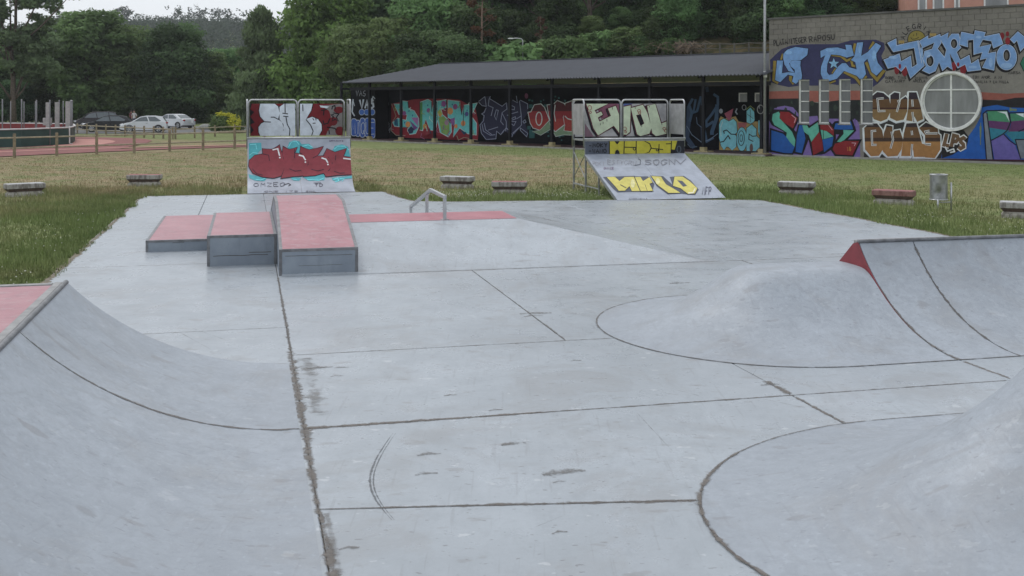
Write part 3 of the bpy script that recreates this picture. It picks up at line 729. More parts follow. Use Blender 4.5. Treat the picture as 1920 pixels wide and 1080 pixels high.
# the bare courses at the top are single blocks
bh, bw = .25, .50; meshes = {}
def block(w):
    key = round(w, 3)
    if key not in meshes:
        q = MB(); e = .006
        x0, x1 = .005, w-.005; z0, z1 = .005, bh-.005
        q.add([(x0,.029,z0),(x1,.029,z0),(x1,.029,z1),(x0,.029,z1),(x0,e,z0),(x1,e,z0),(x1,e,z1),(x0,e,z1),(x0+e,0,z0+e),(x1-e,0,z0+e),(x1-e,0,z1-e),(x0+e,0,z1-e)],
              [(8,9,10,11)]+[(4+i, 4+(i+1) % 4, 8+(i+1) % 4, 8+i) for i in range(4)]+[(i, (i+1) % 4, 4+(i+1) % 4, 4+i) for i in range(4)])
        meshes[key] = q.mesh('block', BLOCK)
    return meshes[key]
for r in range(8):
    z = BH-2.0+r*bh; a = 0.0; first = True
    while a < BL-1e-6:
        w = bw/2 if (first and r % 2) else bw
        w = min(w, BL-a); first = False
        o = bpy.data.objects.new('block', block(w)); COL.objects.link(o); o.parent = wall
        o.location = (a, random.uniform(-.0015, .0015), z); a += w
mb = MB(); mb.box(-.06, BL+.06, -.06, BDEP+.06, BH+.002, BH+.09); mb.build('roof_edge', simple('dark_coping', (.10, .10, .095), .8, 0, .25, 2), BD)
for a0, a1, z0, z1 in WIN:
    mb = MB(); d = .15; f = .05
    mb.box(a0+.002, a0+.002+.07, .05, d, z0+.002, z1-.002); mb.box(a1-.05, a1-.002, d-.05, d, z0+.002, z1-.002)
    mb.box(a0+.072, a1-.05, d-.05, d, z0+.002, z0+.06); mb.box(a0+.072, a1-.05, d-.05, d, z1-.06, z1-.002)
    hgt = (z1-z0-.12)/4
    for k in (1, 2, 3): mb.box(a0+.072, a1-.05, d-.055, d-.002, z0+.06+hgt*k-.022, z0+.06+hgt*k+.022)
    w = mb.build('window', WIN_FRAME, BD)
    for k in range(4):
        q = MB(); q.box(a0+.072, a1-.05, d-.03, d-.018, z0+.062+hgt*k+(.022 if k else 0), z0+.06+hgt*(k+1)-(.022 if k < 3 else 0)); q.build('pane', PANE_D, w)
    q = MB(); q.box(a0-.04, a1+.04, -.05, .1, z0-.06, z0+.0015); q.build('sill', EDGE_CONC, w)
# round window
ca, cz = bst(1784, 190); cr = 1.245
def ring(r0, r1, y0, y1, n=48):
    q = MB(); v = []
    for k in range(n):
        th = 2*math.pi*k/n
        for r, y in ((r0, y0), (r1, y0), (r1, y1), (r0, y1)): v.append((ca+r*math.cos(th), y, cz+r*math.sin(th)))
    q.add(v, [(4*k+i, 4*k+(i+1) % 4, 4*((k+1) % n)+(i+1) % 4, 4*((k+1) % n)+i) for k in range(n) for i in range(4)]); return q
rw = ring(cr, cr+.10, -.16, .0).build('round_window', WIN_FRAME, BD, smooth='auto')
ring(cr-.055, cr-.002, -.06, -.0).build('inner_frame', WIN_FRAME, rw, smooth='auto')
def chordpoly(x0, x1, z0, z1, r):
    """piece of the disc between the bars"""
    pts = []
    N = 120
    import itertools
    for k in range(N):
        th = 2*math.pi*k/N; x, z = r*math.cos(th), r*math.sin(th)
        pts.append((min(x1, max(x0, x)), min(z1, max(z0, z))))
    out = []
    for p in pts:
        x, z = p
        if math.hypot(x, z) > r+1e-6: continue
        if not out or math.hypot(out[-1][0]-x, out[-1][1]-z) > 1e-4: out.append((x, z))
    return out
hb = .52
for x0, x1 in ((-9, -.04), (.04, 9)):
    for z0, z1 in ((-9, -hb-.03), (-hb+.03, hb-.03), (hb+.03, 9)):
        # clip the disc by half planes with bmesh
        bm = bmesh.new(); vv = [bm.verts.new((ca+(cr-.056)*math.cos(2*math.pi*k/64), 0, cz+(cr-.056)*math.sin(2*math.pi*k/64))) for k in range(64)]; bm.faces.new(vv)
        for co, no in (((ca+x0, 0, cz), (-1,0,0)), ((ca+x1, 0, cz), (1,0,0)), ((ca, 0, cz+z0), (0,0,-1)), ((ca, 0, cz+z1), (0,0,1))):
            bmesh.ops.bisect_plane(bm, geom=bm.verts[:]+bm.edges[:]+bm.faces[:], plane_co=co, plane_no=no, clear_outer=True)
        bmesh.ops.translate(bm, verts=bm.verts, vec=(0, -.02, 0))
        ret = bmesh.ops.extrude_face_region(bm, geom=bm.faces[:]); bmesh.ops.translate(bm, verts=[e for e in ret['geom'] if isinstance(e, bmesh.types.BMVert)], vec=(0, .012, 0))
        bmesh.ops.recalc_face_normals(bm, faces=bm.faces)
        me = bpy.data.meshes.new('pane'); bm.to_mesh(me); bm.free(); me.materials.append(PANE)
        o = bpy.data.objects.new('pane', me); COL.objects.link(o); o.parent = rw
mb = MB(); mb.box(ca-.04, ca+.04, -.058, -.005, cz-cr+.05, cz+cr-.05); mb.build('glazing_bar', WIN_FRAME, rw)
for z in (-hb, hb):
    xx = math.sqrt((cr-.055)**2-z*z)
    for x0, x1 in ((-xx, -.041), (.041, xx)):
        mb = MB(); mb.box(ca+x0, ca+x1, -.056, -.006, cz+z-.03, cz+z+.03); mb.build('glazing_bar', WIN_FRAME, rw)
# apron in front of the building and the shed
APRON = simple('apron_red_tarmac', (.055, .02, .022), .85, 0, .25, 3); KERB = simple('kerb_concrete', (.30, .29, .265), .85, 0, .2, 3)
def apron_sheet(o, ang, s0, s1, n0, n1, z=.004):
    m = MB(); m.add([loc2(o, ang, s0, n0, z), loc2(o, ang, s1, n0, z), loc2(o, ang, s1, n1, z), loc2(o, ang, s0, n1, z)], [(0,1,2,3)]); return m
struct(apron_sheet(BLD0, BANG, 0.6, BL+2, -.9, -.0).build('apron', APRON))
struct(apron_sheet(SHD0, SANG, -35, .9, -1.5, 12, .008).build('apron', APRON))
def kerb(o, ang, s0, s1, n):
    m = MB(); a, b = loc2(o, ang, s0, n), loc2(o, ang, s1, n); t = (b-a).normalized(); nn = Vector((-t.y, t.x, 0))*.06
    v = [a-nn, b-nn, b+nn, a+nn]; m.add([x+Vector((0,0,-.05)) for x in v]+[x+Vector((0,0,.055)) for x in v], [(3,2,1,0),(4,5,6,7),(0,1,5,4),(1,2,6,5),(2,3,7,6),(3,0,4,7)])
    return struct(m.build('kerb', KERB))
kerb(BLD0, BANG, .7, BL+2, -.97); kerb(SHD0, SANG, -35, .8, -1.57)

# ------------------------------------------------------------------ long open shed
SHED_STEEL = simple('shed_black_steel', (.008, .009, .013), .6, 0, .2, 3, .25)
ROOF = simple('roof_grey_sheet', (.062, .067, .080), .5, .1, .1, 1.2); SHED_WALL = simple('shed_black_wall', (.006, .0065, .009), .85, 0, .3, 1.5, .12)
FOOT = simple('post_foot_yellowish', (.36, .31, .17), .85, 0, .2, 6)
SD = thing('open_shed', 'long low open shed with dark grey corrugated roof and black painted wall', 'shed', SHD0, SANG)
SL, SRID, SBACK, ZE, ZR = -33.2, 5.2, 11.0, 4.0, 5.35
def roofz(n): return ZE+(ZR-ZE)*(n+.7)/(SRID+.7)
mb = MB(); lo, hi = [], []; i = 0; s = SL
while s <= .25:
    top = min(SRID, -.7+(s-SL)*1.55); zz = .042 if i % 2 else -.042
    lo.append((s, -.7, ZE+zz)); hi.append((s, max(-.69, top), roofz(max(-.69, top))+zz)); s += .11; i += 1
mb.grid([lo, hi]); mb.grid([[(p[0], p[1], p[2]-.03) for p in lo], [(p[0], p[1], p[2]-.03) for p in hi]])
mb.grid([lo, [(p[0], p[1], p[2]-.03) for p in lo]])
mb.build('roof_front', ROOF, SD, fix=False)
hipS = SL+(SRID+.7)/1.55
mb = MB(); mb.add([(SL,-.7,ZE),(hipS,SRID,ZR),(SL,SBACK,ZE),(SL,-.7,ZE-.06),(SL,SBACK,ZE-.06),(hipS,SRID,ZR-.06)], [(0,1,2),(3,4,5),(0,2,4,3)]); mb.build('roof_end', ROOF, SD, fix=False)
mb = MB(); mb.add([(hipS,SRID,ZR),(.25,SRID,ZR),(.25,SBACK,ZE),(SL,SBACK,ZE),(hipS,SRID,ZR-.06),(.25,SRID,ZR-.06),(.25,SBACK,ZE-.06),(SL,SBACK,ZE-.06)], [(0,1,2,3),(7,6,5,4),(2,3,7,6)]); mb.build('roof_back', ROOF, SD, fix=False)
mb = MB(); mb.box(hipS, .25, SRID-.12, SRID+.12, ZR+.02, ZR+.07); mb.build('ridge_cap', ROOF, SD)
posts = [-.35]+[-3.72-3.40*k for k in range(9)]+[-33.0]
def slab_at(uu):
    k = (uu-960)/FPX; c, s = math.cos(SANG), math.sin(SANG); return (k*SHD0.y-SHD0.x)/(c-k*s)
posts = [slab_at(u) for u in (1428, 1319, 1218, 1123, 1035, 956, 883, 815, 752, 693, 640)]
for s in posts:
    mb = MB(); mb.box(s-.075, s+.075, -.075, .075, .22, ZE+.05); pst = mb.build('post', SHED_STEEL, SD)
    mb = MB(); mb.box(s-.14, s+.14, -.14, .14, .06, .26); mb.box(s-.42, s+.42, -.3, .3, .0, .065); mb.build('post_foot', FOOT, pst)
    mb = MB(); mb.box(s-.05, s+.05, .08, 5.2, 3.5, 3.62)
    if s > hipS: mb.add([(s-.03,-.5,ZE-.05),(s+.03,-.5,ZE-.05),(s+.03,5.1,ZR-.12),(s-.03,5.1,ZR-.12),(s-.03,-.5,ZE-.15),(s+.03,-.5,ZE-.15),(s+.03,5.1,ZR-.24),(s-.03,5.1,ZR-.24)], [(0,1,2,3),(7,6,5,4),(0,3,7,4),(1,5,6,2),(0,4,5,1)])
    mb.build('truss', SHED_STEEL, SD)
mb = MB(); mb.box(SL+.1, .2, -.06, .06, 3.46, 3.66); mb.build('front_beam', SHED_STEEL, SD)
WN = 2.6                                            # the painted back wall stands this far in
def sst(u, v, n=WN):
    k = (u-960)/FPX; c, s = math.cos(SANG), math.sin(SANG); ox, oy = SHD0.x-s*n, SHD0.y+c*n
    a = (k*oy-ox)/(c-k*s); y = oy+s*a; return a, EYE+(HORIZON-v)*y/FPX
ENDN = 1.3
def sst_end(u, v): return sst(u, v, ENDN)
mb = MB(); mb.box(SL+1.2, -.02, WN, WN+.2, -.05, 3.5); shed_wall = mb.build('back_wall', SHED_WALL, SD)
e0, e1 = sst_end(658, 200)[0], sst_end(704, 200)[0]
mb = MB(); mb.box(e0, e1, ENDN, ENDN+1.2, -.05, 3.5); end_block = mb.build('end_block', SHED_WALL, SD)
for u0, u1 in ((1386, 1401), (1416, 1432)):
    a0, z1 = sst(u0, 174); a1, z0 = sst(u1, 191)
    mb = MB(); y = WN
    mb.box(a0, a0+.06, y-.05, y-.002, z0, z1); mb.box(a0+.061, a1, y-.05, y-.002, z1-.07, z1); w = mb.build('small_window', WIN_FRAME, SD)
    mb = MB(); mb.box(a0+.061, a1, y-.02, y-.004, z0, z1-.071); mb.build('pane', PANE, w)

# ------------------------------------------------------------------ pole at the corner, lamp on the hill, house behind
pp = loc2(BLD0, BANG, -.05, -.35, 0)
lp = thing('steel_pole', 'slim grey steel pole standing at the corner of the graffiti building', 'pole', pp)
mb = MB(); mb.tube([(0,0,-.05),(0,0,11.5)], [.075,.055], 10); mb.build('shaft', GALV_DULL, lp, smooth=True)
mb = MB(); mb.box(-.09, .09, -.11, -.07, 3.85, 4.15); mb.build('white_plate', WIN_FRAME, lp)
mb = MB(); mb.tube([(0,0,11.45),(0,-.5,11.7),(0,-1.1,11.75)], .035, 8); mb.build('arm', GALV_DULL, lp)
mb = MB(); mb.sphere((0,-1.25,11.72), (.13,.3,.07)); mb.build('lamp_head', GALV_DULL, lp, smooth=True)
mb = MB(); mb.tube([(-.12+.16*math.cos(2*math.pi*k/16)-.1, -.02, 2.25+.22*math.sin(2*math.pi*k/16)) for k in range(17)], .018, 6, caps=False); mb.build('cable_loop', simple('grey_cable', (.25,.25,.24), .6), lp)
hx, hy = (980-960)/FPX*92, 92.0; hz = hill(hx, hy)
sl = thing('street_lamp', 'curved pale street lamp rising from the wood above the shed roof', 'street lamp', (hx, hy, hz))
ztop = 2.6+(192-73)*92/FPX-hz
mb = MB(); mb.tube([(0,0,-.1),(0,0,ztop-.15),(-.1,0,ztop),(-.45,0,ztop+.06),(-.85,0,ztop+.04)], [.07,.05,.045,.04,.04], 8); mb.build('pole', GALV, sl, smooth=True)
mb = MB(); mb.sphere((-1.0,0,ztop+.03), (.26,.11,.06)); mb.build('lamp_head', WIN_FRAME, sl, smooth=True)
HOUSE = simple('salmon_render', (.52, .27, .205), .8, 0, .1, 1); 
h0 = Vector((29.5, 81.5, 0)); hb_ = hill(h0.x+8, h0.y+4)
ph = thing('salmon_house', 'salmon pink house with white windows rising behind the graffiti building', 'house', (h0.x, h0.y, min(hb_, 5.5)), R(-12))
bz = ph.location.z
mb = MB(); mb.box(0, 22, 0, 9, -4, 9.0-bz+5.5); mb.build('wall', HOUSE, ph)
mb = MB(); mb.add([(-.5,-.5,14.5-bz),(22.5,-.5,14.5-bz),(22.5,9.5,14.5-bz),(-.5,9.5,14.5-bz),(3,4.5,17-bz),(19,4.5,17-bz)], [(0,1,5,4),(1,2,5),(2,3,4,5),(3,0,4),(3,2,1,0)]); mb.build('roof', simple('roof_tile', (.26,.11,.07), .8), ph)
for x0, x1 in ((.7, 1.35), (1.75, 2.55), (3.25, 3.65), (5.3, 7.0), (8.2, 9.4), (11, 12.2), (14, 15.2)):
    mb = MB(); z0, z1 = 9.1-bz+.0, 11.0-bz
    mb.box(x0, x1, -.06, .03, z0, z1); w = mb.build('window', WIN_FRAME, ph)
    mb = MB(); mb.box(x0+.12, x1-.12, -.07, -.05, z0+.12, z1-.12); mb.build('pane', PANE, w)
# guard fence on the slope above the shed
gf = thing('guard_fence', 'low weathered guard rail along the slope above the shed roof', 'fence', (10, 82, 0))
WOODG = simple('weathered_wood', (.10, .095, .08), .85, 0, .25, 6)
def crest(u, v):
    d = 70.0
    while d < 140:
        x = (u-960)/FPX*d; z = hill(x, d)
        if HORIZON+FPX*(EYE-z)/d < v: break
        d += .25
    return Vector((x, d, z))
pts = [crest(1215+27*k, 104.5-.4*k) for k in range(10)]
for a in pts:
    mb = MB(); mb.box(a.x-10.06, a.x-9.94, a.y-82.06, a.y-81.94, a.z-.1, a.z+.85); mb.build('post', WOODG, gf)
for a, b in zip(pts, pts[1:]):
    for z in (.42, .78):
        mb = MB(); mb.tube([a-Vector((10,82,-z)), b-Vector((10,82,-z))], .04, 6); mb.build('rail', WOODG, gf)
# ------------------------------------------------------------------ spray paint: flat sheets on their walls
PGAIN = 1.3
PM = {}
def paint(c, gain=None):
    key = (*c, gain)
    if key not in PM:
        base = tuple(min(.8, x*(gain or PGAIN)) for x in lin(c)); gy = sum(base)/3; base = tuple(x*.96+gy*.04 for x in base)
        t = NT('paint'); f = t.noise(5, 5, .65); g_ = t.noise(1.1, 3, .5)
        col = t.mix(t.ramp(f, .3, .75), tuple(x*1.06 for x in base), tuple(x*.80 for x in base)); col = t.mix(t.math('MULTIPLY', t.ramp(g_, .35, .7), .25), col, tuple(x*.72 for x in base))
        t.set(col, .6, 0, .3); PM[key] = t.m
    return PM[key]
FONT = {'A': [[(0,0),(.5,1),(1,0)],[(.2,.4),(.8,.4)]], 'B': [[(0,0),(0,1),(.7,.95),(.8,.75),(.65,.55),(0,.52)],[(.65,.54),(.95,.35),(.8,.05),(0,0)]],
 'C': [[(1,.85),(.6,1),(.15,.8),(0,.45),(.2,.1),(.65,0),(1,.15)]], 'D': [[(0,0),(0,1),(.6,.95),(1,.6),(.9,.25),(.5,0),(0,0)]],
 'E': [[(1,1),(0,1),(0,0),(1,0)],[(0,.52),(.75,.52)]], 'F': [[(1,1),(0,1),(0,0)],[(0,.52),(.75,.52)]], 'G': [[(1,.85),(.5,1),(.1,.75),(0,.35),(.3,.02),(.8,.05),(1,.4),(.6,.4)]],
 'H': [[(0,0),(0,1)],[(1,0),(1,1)],[(0,.5),(1,.5)]], 'I': [[(.5,0),(.5,1)]], 'J': [[(.4,1),(1,1),(.85,.2),(.5,0),(.05,.2)]], 'K': [[(0,0),(0,1)],[(1,1),(0,.45),(1,0)]],
 'L': [[(0,1),(0,0),(1,0)]], 'M': [[(0,0),(.1,1),(.5,.4),(.9,1),(1,0)]], 'N': [[(0,0),(0,1),(1,0),(1,1)]], 'O': [[(.5,1),(.1,.8),(0,.45),(.2,.08),(.55,0),(.9,.2),(1,.55),(.85,.9),(.5,1)]],
 'P': [[(0,0),(0,1),(.7,1),(1,.75),(.7,.5),(0,.48)]], 'Q': [[(.5,1),(.1,.8),(0,.45),(.2,.08),(.55,0),(.9,.2),(1,.55),(.85,.9),(.5,1)],[(.6,.3),(1,-.05)]],
 'R': [[(0,0),(0,1),(.7,1),(1,.76),(.7,.52),(0,.48)],[(.5,.5),(1,0)]], 'S': [[(1,.88),(.55,1),(.1,.82),(.2,.58),(.8,.45),(.95,.2),(.5,0),(0,.12)]],
 'T': [[(0,1),(1,1)],[(.5,1),(.5,0)]], 'U': [[(0,1),(.05,.25),(.4,0),(.8,.1),(.95,.4),(1,1)]], 'V': [[(0,1),(.45,0),(1,1)]], 'W': [[(0,1),(.25,0),(.5,.6),(.75,0),(1,1)]],
 'X': [[(0,0),(1,1)],[(0,1),(1,0)]], 'Y': [[(0,1),(.5,.5),(1,1)],[(.5,.5),(.4,0)]], 'Z': [[(0,1),(1,1),(0,0),(1,0)]], '-': [[(.1,.5),(.9,.5)]], ',': [[(.4,.1),(.3,-.15)]], '1': [[(.3,.8),(.55,1),(.55,0)]], '8': [[(.5,.55),(.15,.75),(.5,1),(.85,.75),(.5,.55),(.05,.25),(.5,0),(.95,.25),(.5,.55)]], ' ': []}
def ribbon(pts, w, closed=False):
    """pixel polyline -> list of quads of width w"""
    p = [Vector(q) for q in pts]; n = len(p); L, Rr = [], []
    for i in range(n):
        if closed: a, b, c = p[i-1], p[i], p[(i+1) % n]
        else: a, b, c = p[max(i-1, 0)], p[i], p[min(i+1, n-1)]
        d1 = (b-a).normalized() if (b-a).length > 1e-9 else (c-b).normalized(); d2 = (c-b).normalized() if (c-b).length > 1e-9 else d1
        n1, n2 = Vector((-d1.y, d1.x)), Vector((-d2.y, d2.x)); m = n1+n2
        m = m*(2/max(m.length_squared, 1.1)) if m.length > .2 else n1
        L.append(b+m*w/2); Rr.append(b-m*w/2)
    rng_ = range(n) if closed else range(n-1)
    return [[L[i], L[(i+1) % n], Rr[(i+1) % n], Rr[i]] for i in rng_]
class Paint:
    """collects painted shapes given in the coordinates of an enlarged view (ox, oy, k)"""
    def __init__(s, mapf, view): s.map, s.view, s.items = mapf, view, []
    def px(s, q): ox, oy, k = s.view; return ox+q[0]/k, oy+q[1]/k
    def poly(s, pts, col, layer=0, gain=None): s.items.append(([pts], col, layer, gain)); return s
    def stroke(s, pts, w, col, layer=1, closed=False, gain=None): s.items.append((ribbon(pts, w, closed), col, layer, gain)); return s
    def letter(s, pts, fill, outline=None, w=10, layer=1, gain=None):
        if outline: s.stroke(pts, w*2, outline, layer, True, gain)
        s.poly(pts, fill, layer+1, gain); return s
    def ell(s, c, rx, ry, col, layer=1, n=20, gain=None): return s.poly([(c[0]+rx*math.cos(2*math.pi*k/n), c[1]+ry*math.sin(2*math.pi*k/n)) for k in range(n)], col, layer, gain)
    def ellring(s, c, rx, ry, w, col, layer=1, n=20, gain=None): return s.stroke([(c[0]+rx*math.cos(2*math.pi*k/n), c[1]+ry*math.sin(2*math.pi*k/n)) for k in range(n)], w, col, layer, True, gain)
    def text(s, txt, x0, y0, x1, y1, h, w, col, layer=1, jit=.06, gain=None, fill=.72):
        """hand lettering from (x0,y0) to (x1,y1) along the foot line"""
        n = len(txt); d = Vector((x1-x0, y1-y0))/n; up = Vector((d.y, -d.x)).normalized()*h
        for i, ch in enumerate(txt):
            o = Vector((x0, y0))+d*i
            for st in FONT.get(ch, []):
                pts = [o+d*fill*(q[0]+random.uniform(-jit, jit))+up*(q[1]+random.uniform(-jit, jit)) for q in st]
                s.stroke([tuple(q) for q in pts], w, col, layer, gain=gain)
        return s
    def build(s, name, parent, face, label=None, cuts=(), post=None, base=.003):
        """face(a, b, off) -> local point; cuts: rectangles left free"""
        mats, mi = [], {}; bm = bmesh.new(); cnt = {}
        for k, (polys, col, layer, gain) in enumerate(sorted(s.items, key=lambda q: q[2])):
            m = paint(col, gain)
            if m.name not in mi: mi[m.name] = len(mats); mats.append(m)
            cnt[layer] = cnt.get(layer, 0)+1
            off = base+layer*.0045+(cnt[layer] % 9)*.00045
            for pl in polys:
                q = [s.map(*s.px(p)) for p in pl]
                vv = [bm.verts.new((a, b, off)) for a, b in q]
                try: f = bm.faces.new(vv)
                except ValueError: continue
                f.material_index = mi[m.name]
        bmesh.ops.triangulate(bm, faces=bm.faces, ngon_method='EAR_CLIP')
        for r in cuts:
            for co, no in (((r[0],0,0),(1,0,0)),((r[1],0,0),(1,0,0)),((0,r[2],0),(0,1,0)),((0,r[3],0),(0,1,0))):
                bmesh.ops.bisect_plane(bm, geom=bm.verts[:]+bm.edges[:]+bm.faces[:], plane_co=co, plane_no=no)
            dead = [f for f in bm.faces if r[0] < f.calc_center_median().x < r[1] and r[2] < f.calc_center_median().y < r[3]]
            bmesh.ops.delete(bm, geom=dead, context='FACES')
        if post: post(bm)
        for v in bm.verts: v.co = face(v.co.x, v.co.y, v.co.z)
        me = bpy.data.meshes.new(name); bm.to_mesh(me); bm.free()
        for m in mats: me.materials.append(m)
        o = bpy.data.objects.new(name, me); COL.objects.link(o); o.parent = parent
        if label: o['label'] = label
        return o
wallface = lambda a, b, off: (a, -off, b)
def clampf(mapf, a0, a1, b0, b1):
    def f(u, v):
        a, b = mapf(u, v); return min(a1, max(a0, a)), min(b1, max(b0, b))
    return f
BK = (14, 13, 22); WH = (205, 212, 220)

# ---- building
bmap = clampf(bst, .01, BL-.01, .005, BH)
CUT = [(w[0]-.001, w[1]+.001, w[2]-.001, w[3]+.001) for w in WIN]
# background bands (lower wall)
q = Paint(bmap, (1440, 140, 6.354))
q.poly([(5,200),(360,190),(700,195),(1110,190),(1240,192),(1240,300),(1100,300),(840,310),(480,330),(360,285),(5,290)], (140,82,72), 0)
q.poly([(5,288),(360,283),(600,340),(840,305),(1110,300),(1240,305),(1240,560),(1080,560),(700,540),(360,520),(5,460)], (27,31,32), 1)
for k in range(26):
    x, y = random.uniform(20, 1100), random.uniform(320, 470); q.ell((x, y), random.uniform(8, 30), random.uniform(15, 45), random.choice([(36,48,40),(44,56,46),(22,25,28)]), 2, 9)
q.poly([(5,470),(90,390),(200,370),(300,390),(360,460),(480,500),(590,490),(610,560),(720,525),(840,525),(1060,540),(1090,600),(1100,1000),(5,1000)], (112,92,152), 2)
for k in range(20):
    x, y = random.uniform(20, 1080), random.uniform(520, 960); q.ell((x, y), random.uniform(8, 26), random.uniform(15, 45), random.choice([(98,80,140),(122,102,160),(90,72,128)]), 3, 9)
for pts in ([(28,480),(70,430),(140,432),(250,440),(360,520),(300,645),(215,600),(325,690),(335,840),(290,945),(200,940),(30,905),(40,655),(180,700),(225,690),(60,590),(25,540)],
            [(345,720),(375,600),(470,600),(490,632),(600,560),(625,590),(735,580),(795,650),(795,760),(760,870),(670,928),(540,970),(500,760),(470,765),(405,945),(325,925)],
            [(780,600),(805,572),(995,548),(1035,662),(930,782),(1095,785),(1012,970),(808,955),(765,890),(815,800),(880,700),(785,690)]):
    q.stroke(pts, 34, BK, 4, True); q.poly(pts, BK, 5)
TE, RD, BU = (84,160,142), (122,26,32), (16,78,150)
for pts, c in (([(60,470),(130,440),(150,470),(140,520),(180,560),(215,600),(290,680),(330,780),(320,860),(270,810),(220,740),(228,690),(150,640),(80,600),(50,540)], TE), ([(150,440),(250,445),(355,520),(300,640),(180,560),(140,510)], RD),
               ([(45,662),(180,702),(222,742),(270,812),(320,862),(290,935),(200,932),(40,898)], BU), ([(378,602),(415,602),(450,760),(405,935),(332,918),(348,722)], BU),
               ([(412,602),(470,605),(490,640),(598,566),(612,680),(520,800),(490,722),(432,680)], TE), ([(612,682),(648,780),(660,898),(542,960),(522,800)], RD),
               ([(626,596),(730,588),(788,650),(788,728),(740,690),(630,650)], RD), ([(630,655),(700,672),(783,735),(652,772)], TE), ([(652,774),(783,742),(766,850),(672,922)], BU),
               ([(808,580),(990,556),(1018,652),(900,656),(790,648)], BU), ([(900,658),(1028,664),(912,778),(862,804),(826,796),(905,705)], TE), ([(802,822),(862,806),(912,790),(1088,790),(1008,962),(812,948),(772,888)], RD)):
    q.poly(pts, c, 6)
q.stroke([(285,480),(335,520),(318,575)], 7, (190,150,160), 7); q.stroke([(1000,812),(1050,815),(1030,850)], 7, (190,150,160), 7); q.stroke([(725,600),(770,660)], 6, (190,150,160), 7)
q.text('18', 945, 910, 1000, 905, 45, 9, (170,110,50), 7); q.stroke([(662,655),(664,770)], 7, BK, 7)
q.stroke([(5,975),(540,985),(1100,990),(1525,1000)], 16, (52,20,34), 7)
q.build('graffiti', BD, wallface, 'red, blue and teal block letters on purple', CUT)

q = Paint(bmap, (1440, 40, 7.7125))
q.poly([(30,560),(110,480),(200,400),(330,350),(480,335),(600,330),(1000,330),(1200,275),(1560,265),(1680,310),(1690,400),(1640,500),(1700,700),(1690,800),(1590,900),(1500,960),(1360,970),(1290,900),(1000,920),(900,905),(750,930),(480,930),(300,950),(150,920),(40,880)], (45,46,82), 0)
YL, LB = (130,112,48), (104,142,190)
for pts, w in (([(100,570),(85,850),(150,890)], 44), ([(215,470),(190,555)], 26), ([(330,790),(325,840),(375,905)], 42), ([(1262,320),(1235,480)], 40), ([(1530,295),(1470,405)], 34), ([(1685,705),(1580,845),(1500,760),(1420,590)], 44),
               ([(1425,790),(1330,895),(1270,815),(1100,730)], 40), ([(920,485),(1050,500),(1140,570),(1200,545),(1225,640),(1265,650)], 34), ([(980,680),(930,755)], 26), ([(980,860),(890,895)], 22), ([(390,580),(385,690)], 30)):
    q.stroke(pts, w+14, BK, 1); q.stroke(pts, w, YL, 2)
for pts in ([(135,565),(220,568),(205,750),(300,735),(390,745),(390,700),(330,650),(320,600),(345,570),(400,565),(475,570),(470,640),(495,780),(490,830),(405,905),(350,870),(372,790),(290,770),(180,880),(105,850)],
            [(225,470),(280,410),(400,370),(585,395),(570,490),(480,560),(345,565),(310,610),(330,660),(385,740),(300,720),(240,620),(222,530)],
            [(760,430),(860,385),(1010,378),(1135,412),(1120,338),(1208,342),(1245,495),(1140,525),(1040,490),(915,480),(890,540),(860,620),(855,730),(885,775),(940,765),(1010,660),(1075,605),(1130,605),(1180,665),(1285,695),(1100,720),(1000,830),(900,860),(800,840),(765,760),(770,660),(830,490),(765,530)],
            [(1290,310),(1380,300),(1350,500),(1450,440),(1560,310),(1640,355),(1560,480),(1590,600),(1665,690),(1570,785),(1500,730),(1440,540),(1390,590),(1420,760),(1350,860),(1290,790),(1100,715),(1285,695),(1265,590),(1200,560),(1250,510)]):
    q.letter(pts, LB, BK, 8, 3)
st = []
for k in range(10):
    r = 82 if k % 2 == 0 else 34; th = -math.pi/2+math.pi*k/5; st.append((955+r*math.cos(th), 612+r*math.sin(th)))
q.letter(st, (120,165,200), BK, 6, 5)
q.text('PLATANITEGER', 92, 355, 570, 300, 78, 9, BK, 5); q.text('RAPOSU', 605, 305, 985, 262, 82, 9, BK, 5)
for (x, y, rx, ry) in ((300,450,50,30),(900,420,60,20),(1330,400,18,60),(1540,500,30,80),(180,700,22,70)): q.ell((x, y), rx, ry, (122,162,205), 6, 14)
q.build('graffiti', BD, wallface, 'pale blue wild style letters with yellow shadows', CUT)

q = Paint(bmap, (1650, 40, 7.111))
J = [[(105,290),(215,235),(220,325),(515,260),(590,590),(410,755),(350,590),(285,665),(215,600),(110,625),(55,515),(260,435),(280,540),(410,465),(425,620),(500,575),(460,350),(180,405)],
     [(530,265),(640,195),(640,240),(800,175),(815,290),(765,365),(935,570),(835,655),(790,540),(740,660),(660,695),(570,655),(620,600),(575,500),(600,400),(700,370),(730,280),(570,350)],
     [(795,215),(910,155),(900,240),(960,170),(1050,170),(1068,240),(1050,310),(1080,350),(1020,410),(1070,520),(1190,455),(1215,570),(1310,510),(1345,645),(1170,665),(1140,570),(1040,620),(1000,540),(930,420),(965,640),(905,600),(865,480),(890,380)],
     [(1090,145),(1260,180),(1270,125),(1405,150),(1385,205),(1590,165),(1640,300),(1515,355),(1490,260),(1370,240),(1320,345),(1480,310),(1440,430),(1545,410),(1520,650),(1370,615),(1430,490),(1340,510),(1370,410),(1255,440),(1250,240),(1170,250),(1170,340),(1060,305)],
     [(1740,240),(1840,140),(1990,260),(1990,430),(1935,330),(1875,395),(1830,250),(1790,290)]]
J.append([(1690+132*math.cos(2*math.pi*k/26), 478+168*math.sin(2*math.pi*k/26)) for k in range(26)])
for pts in J:
    q.stroke([(x-14, y+20) for x, y in pts], 34, BK, 0, True); q.stroke(pts, 34, BK, 1, True)
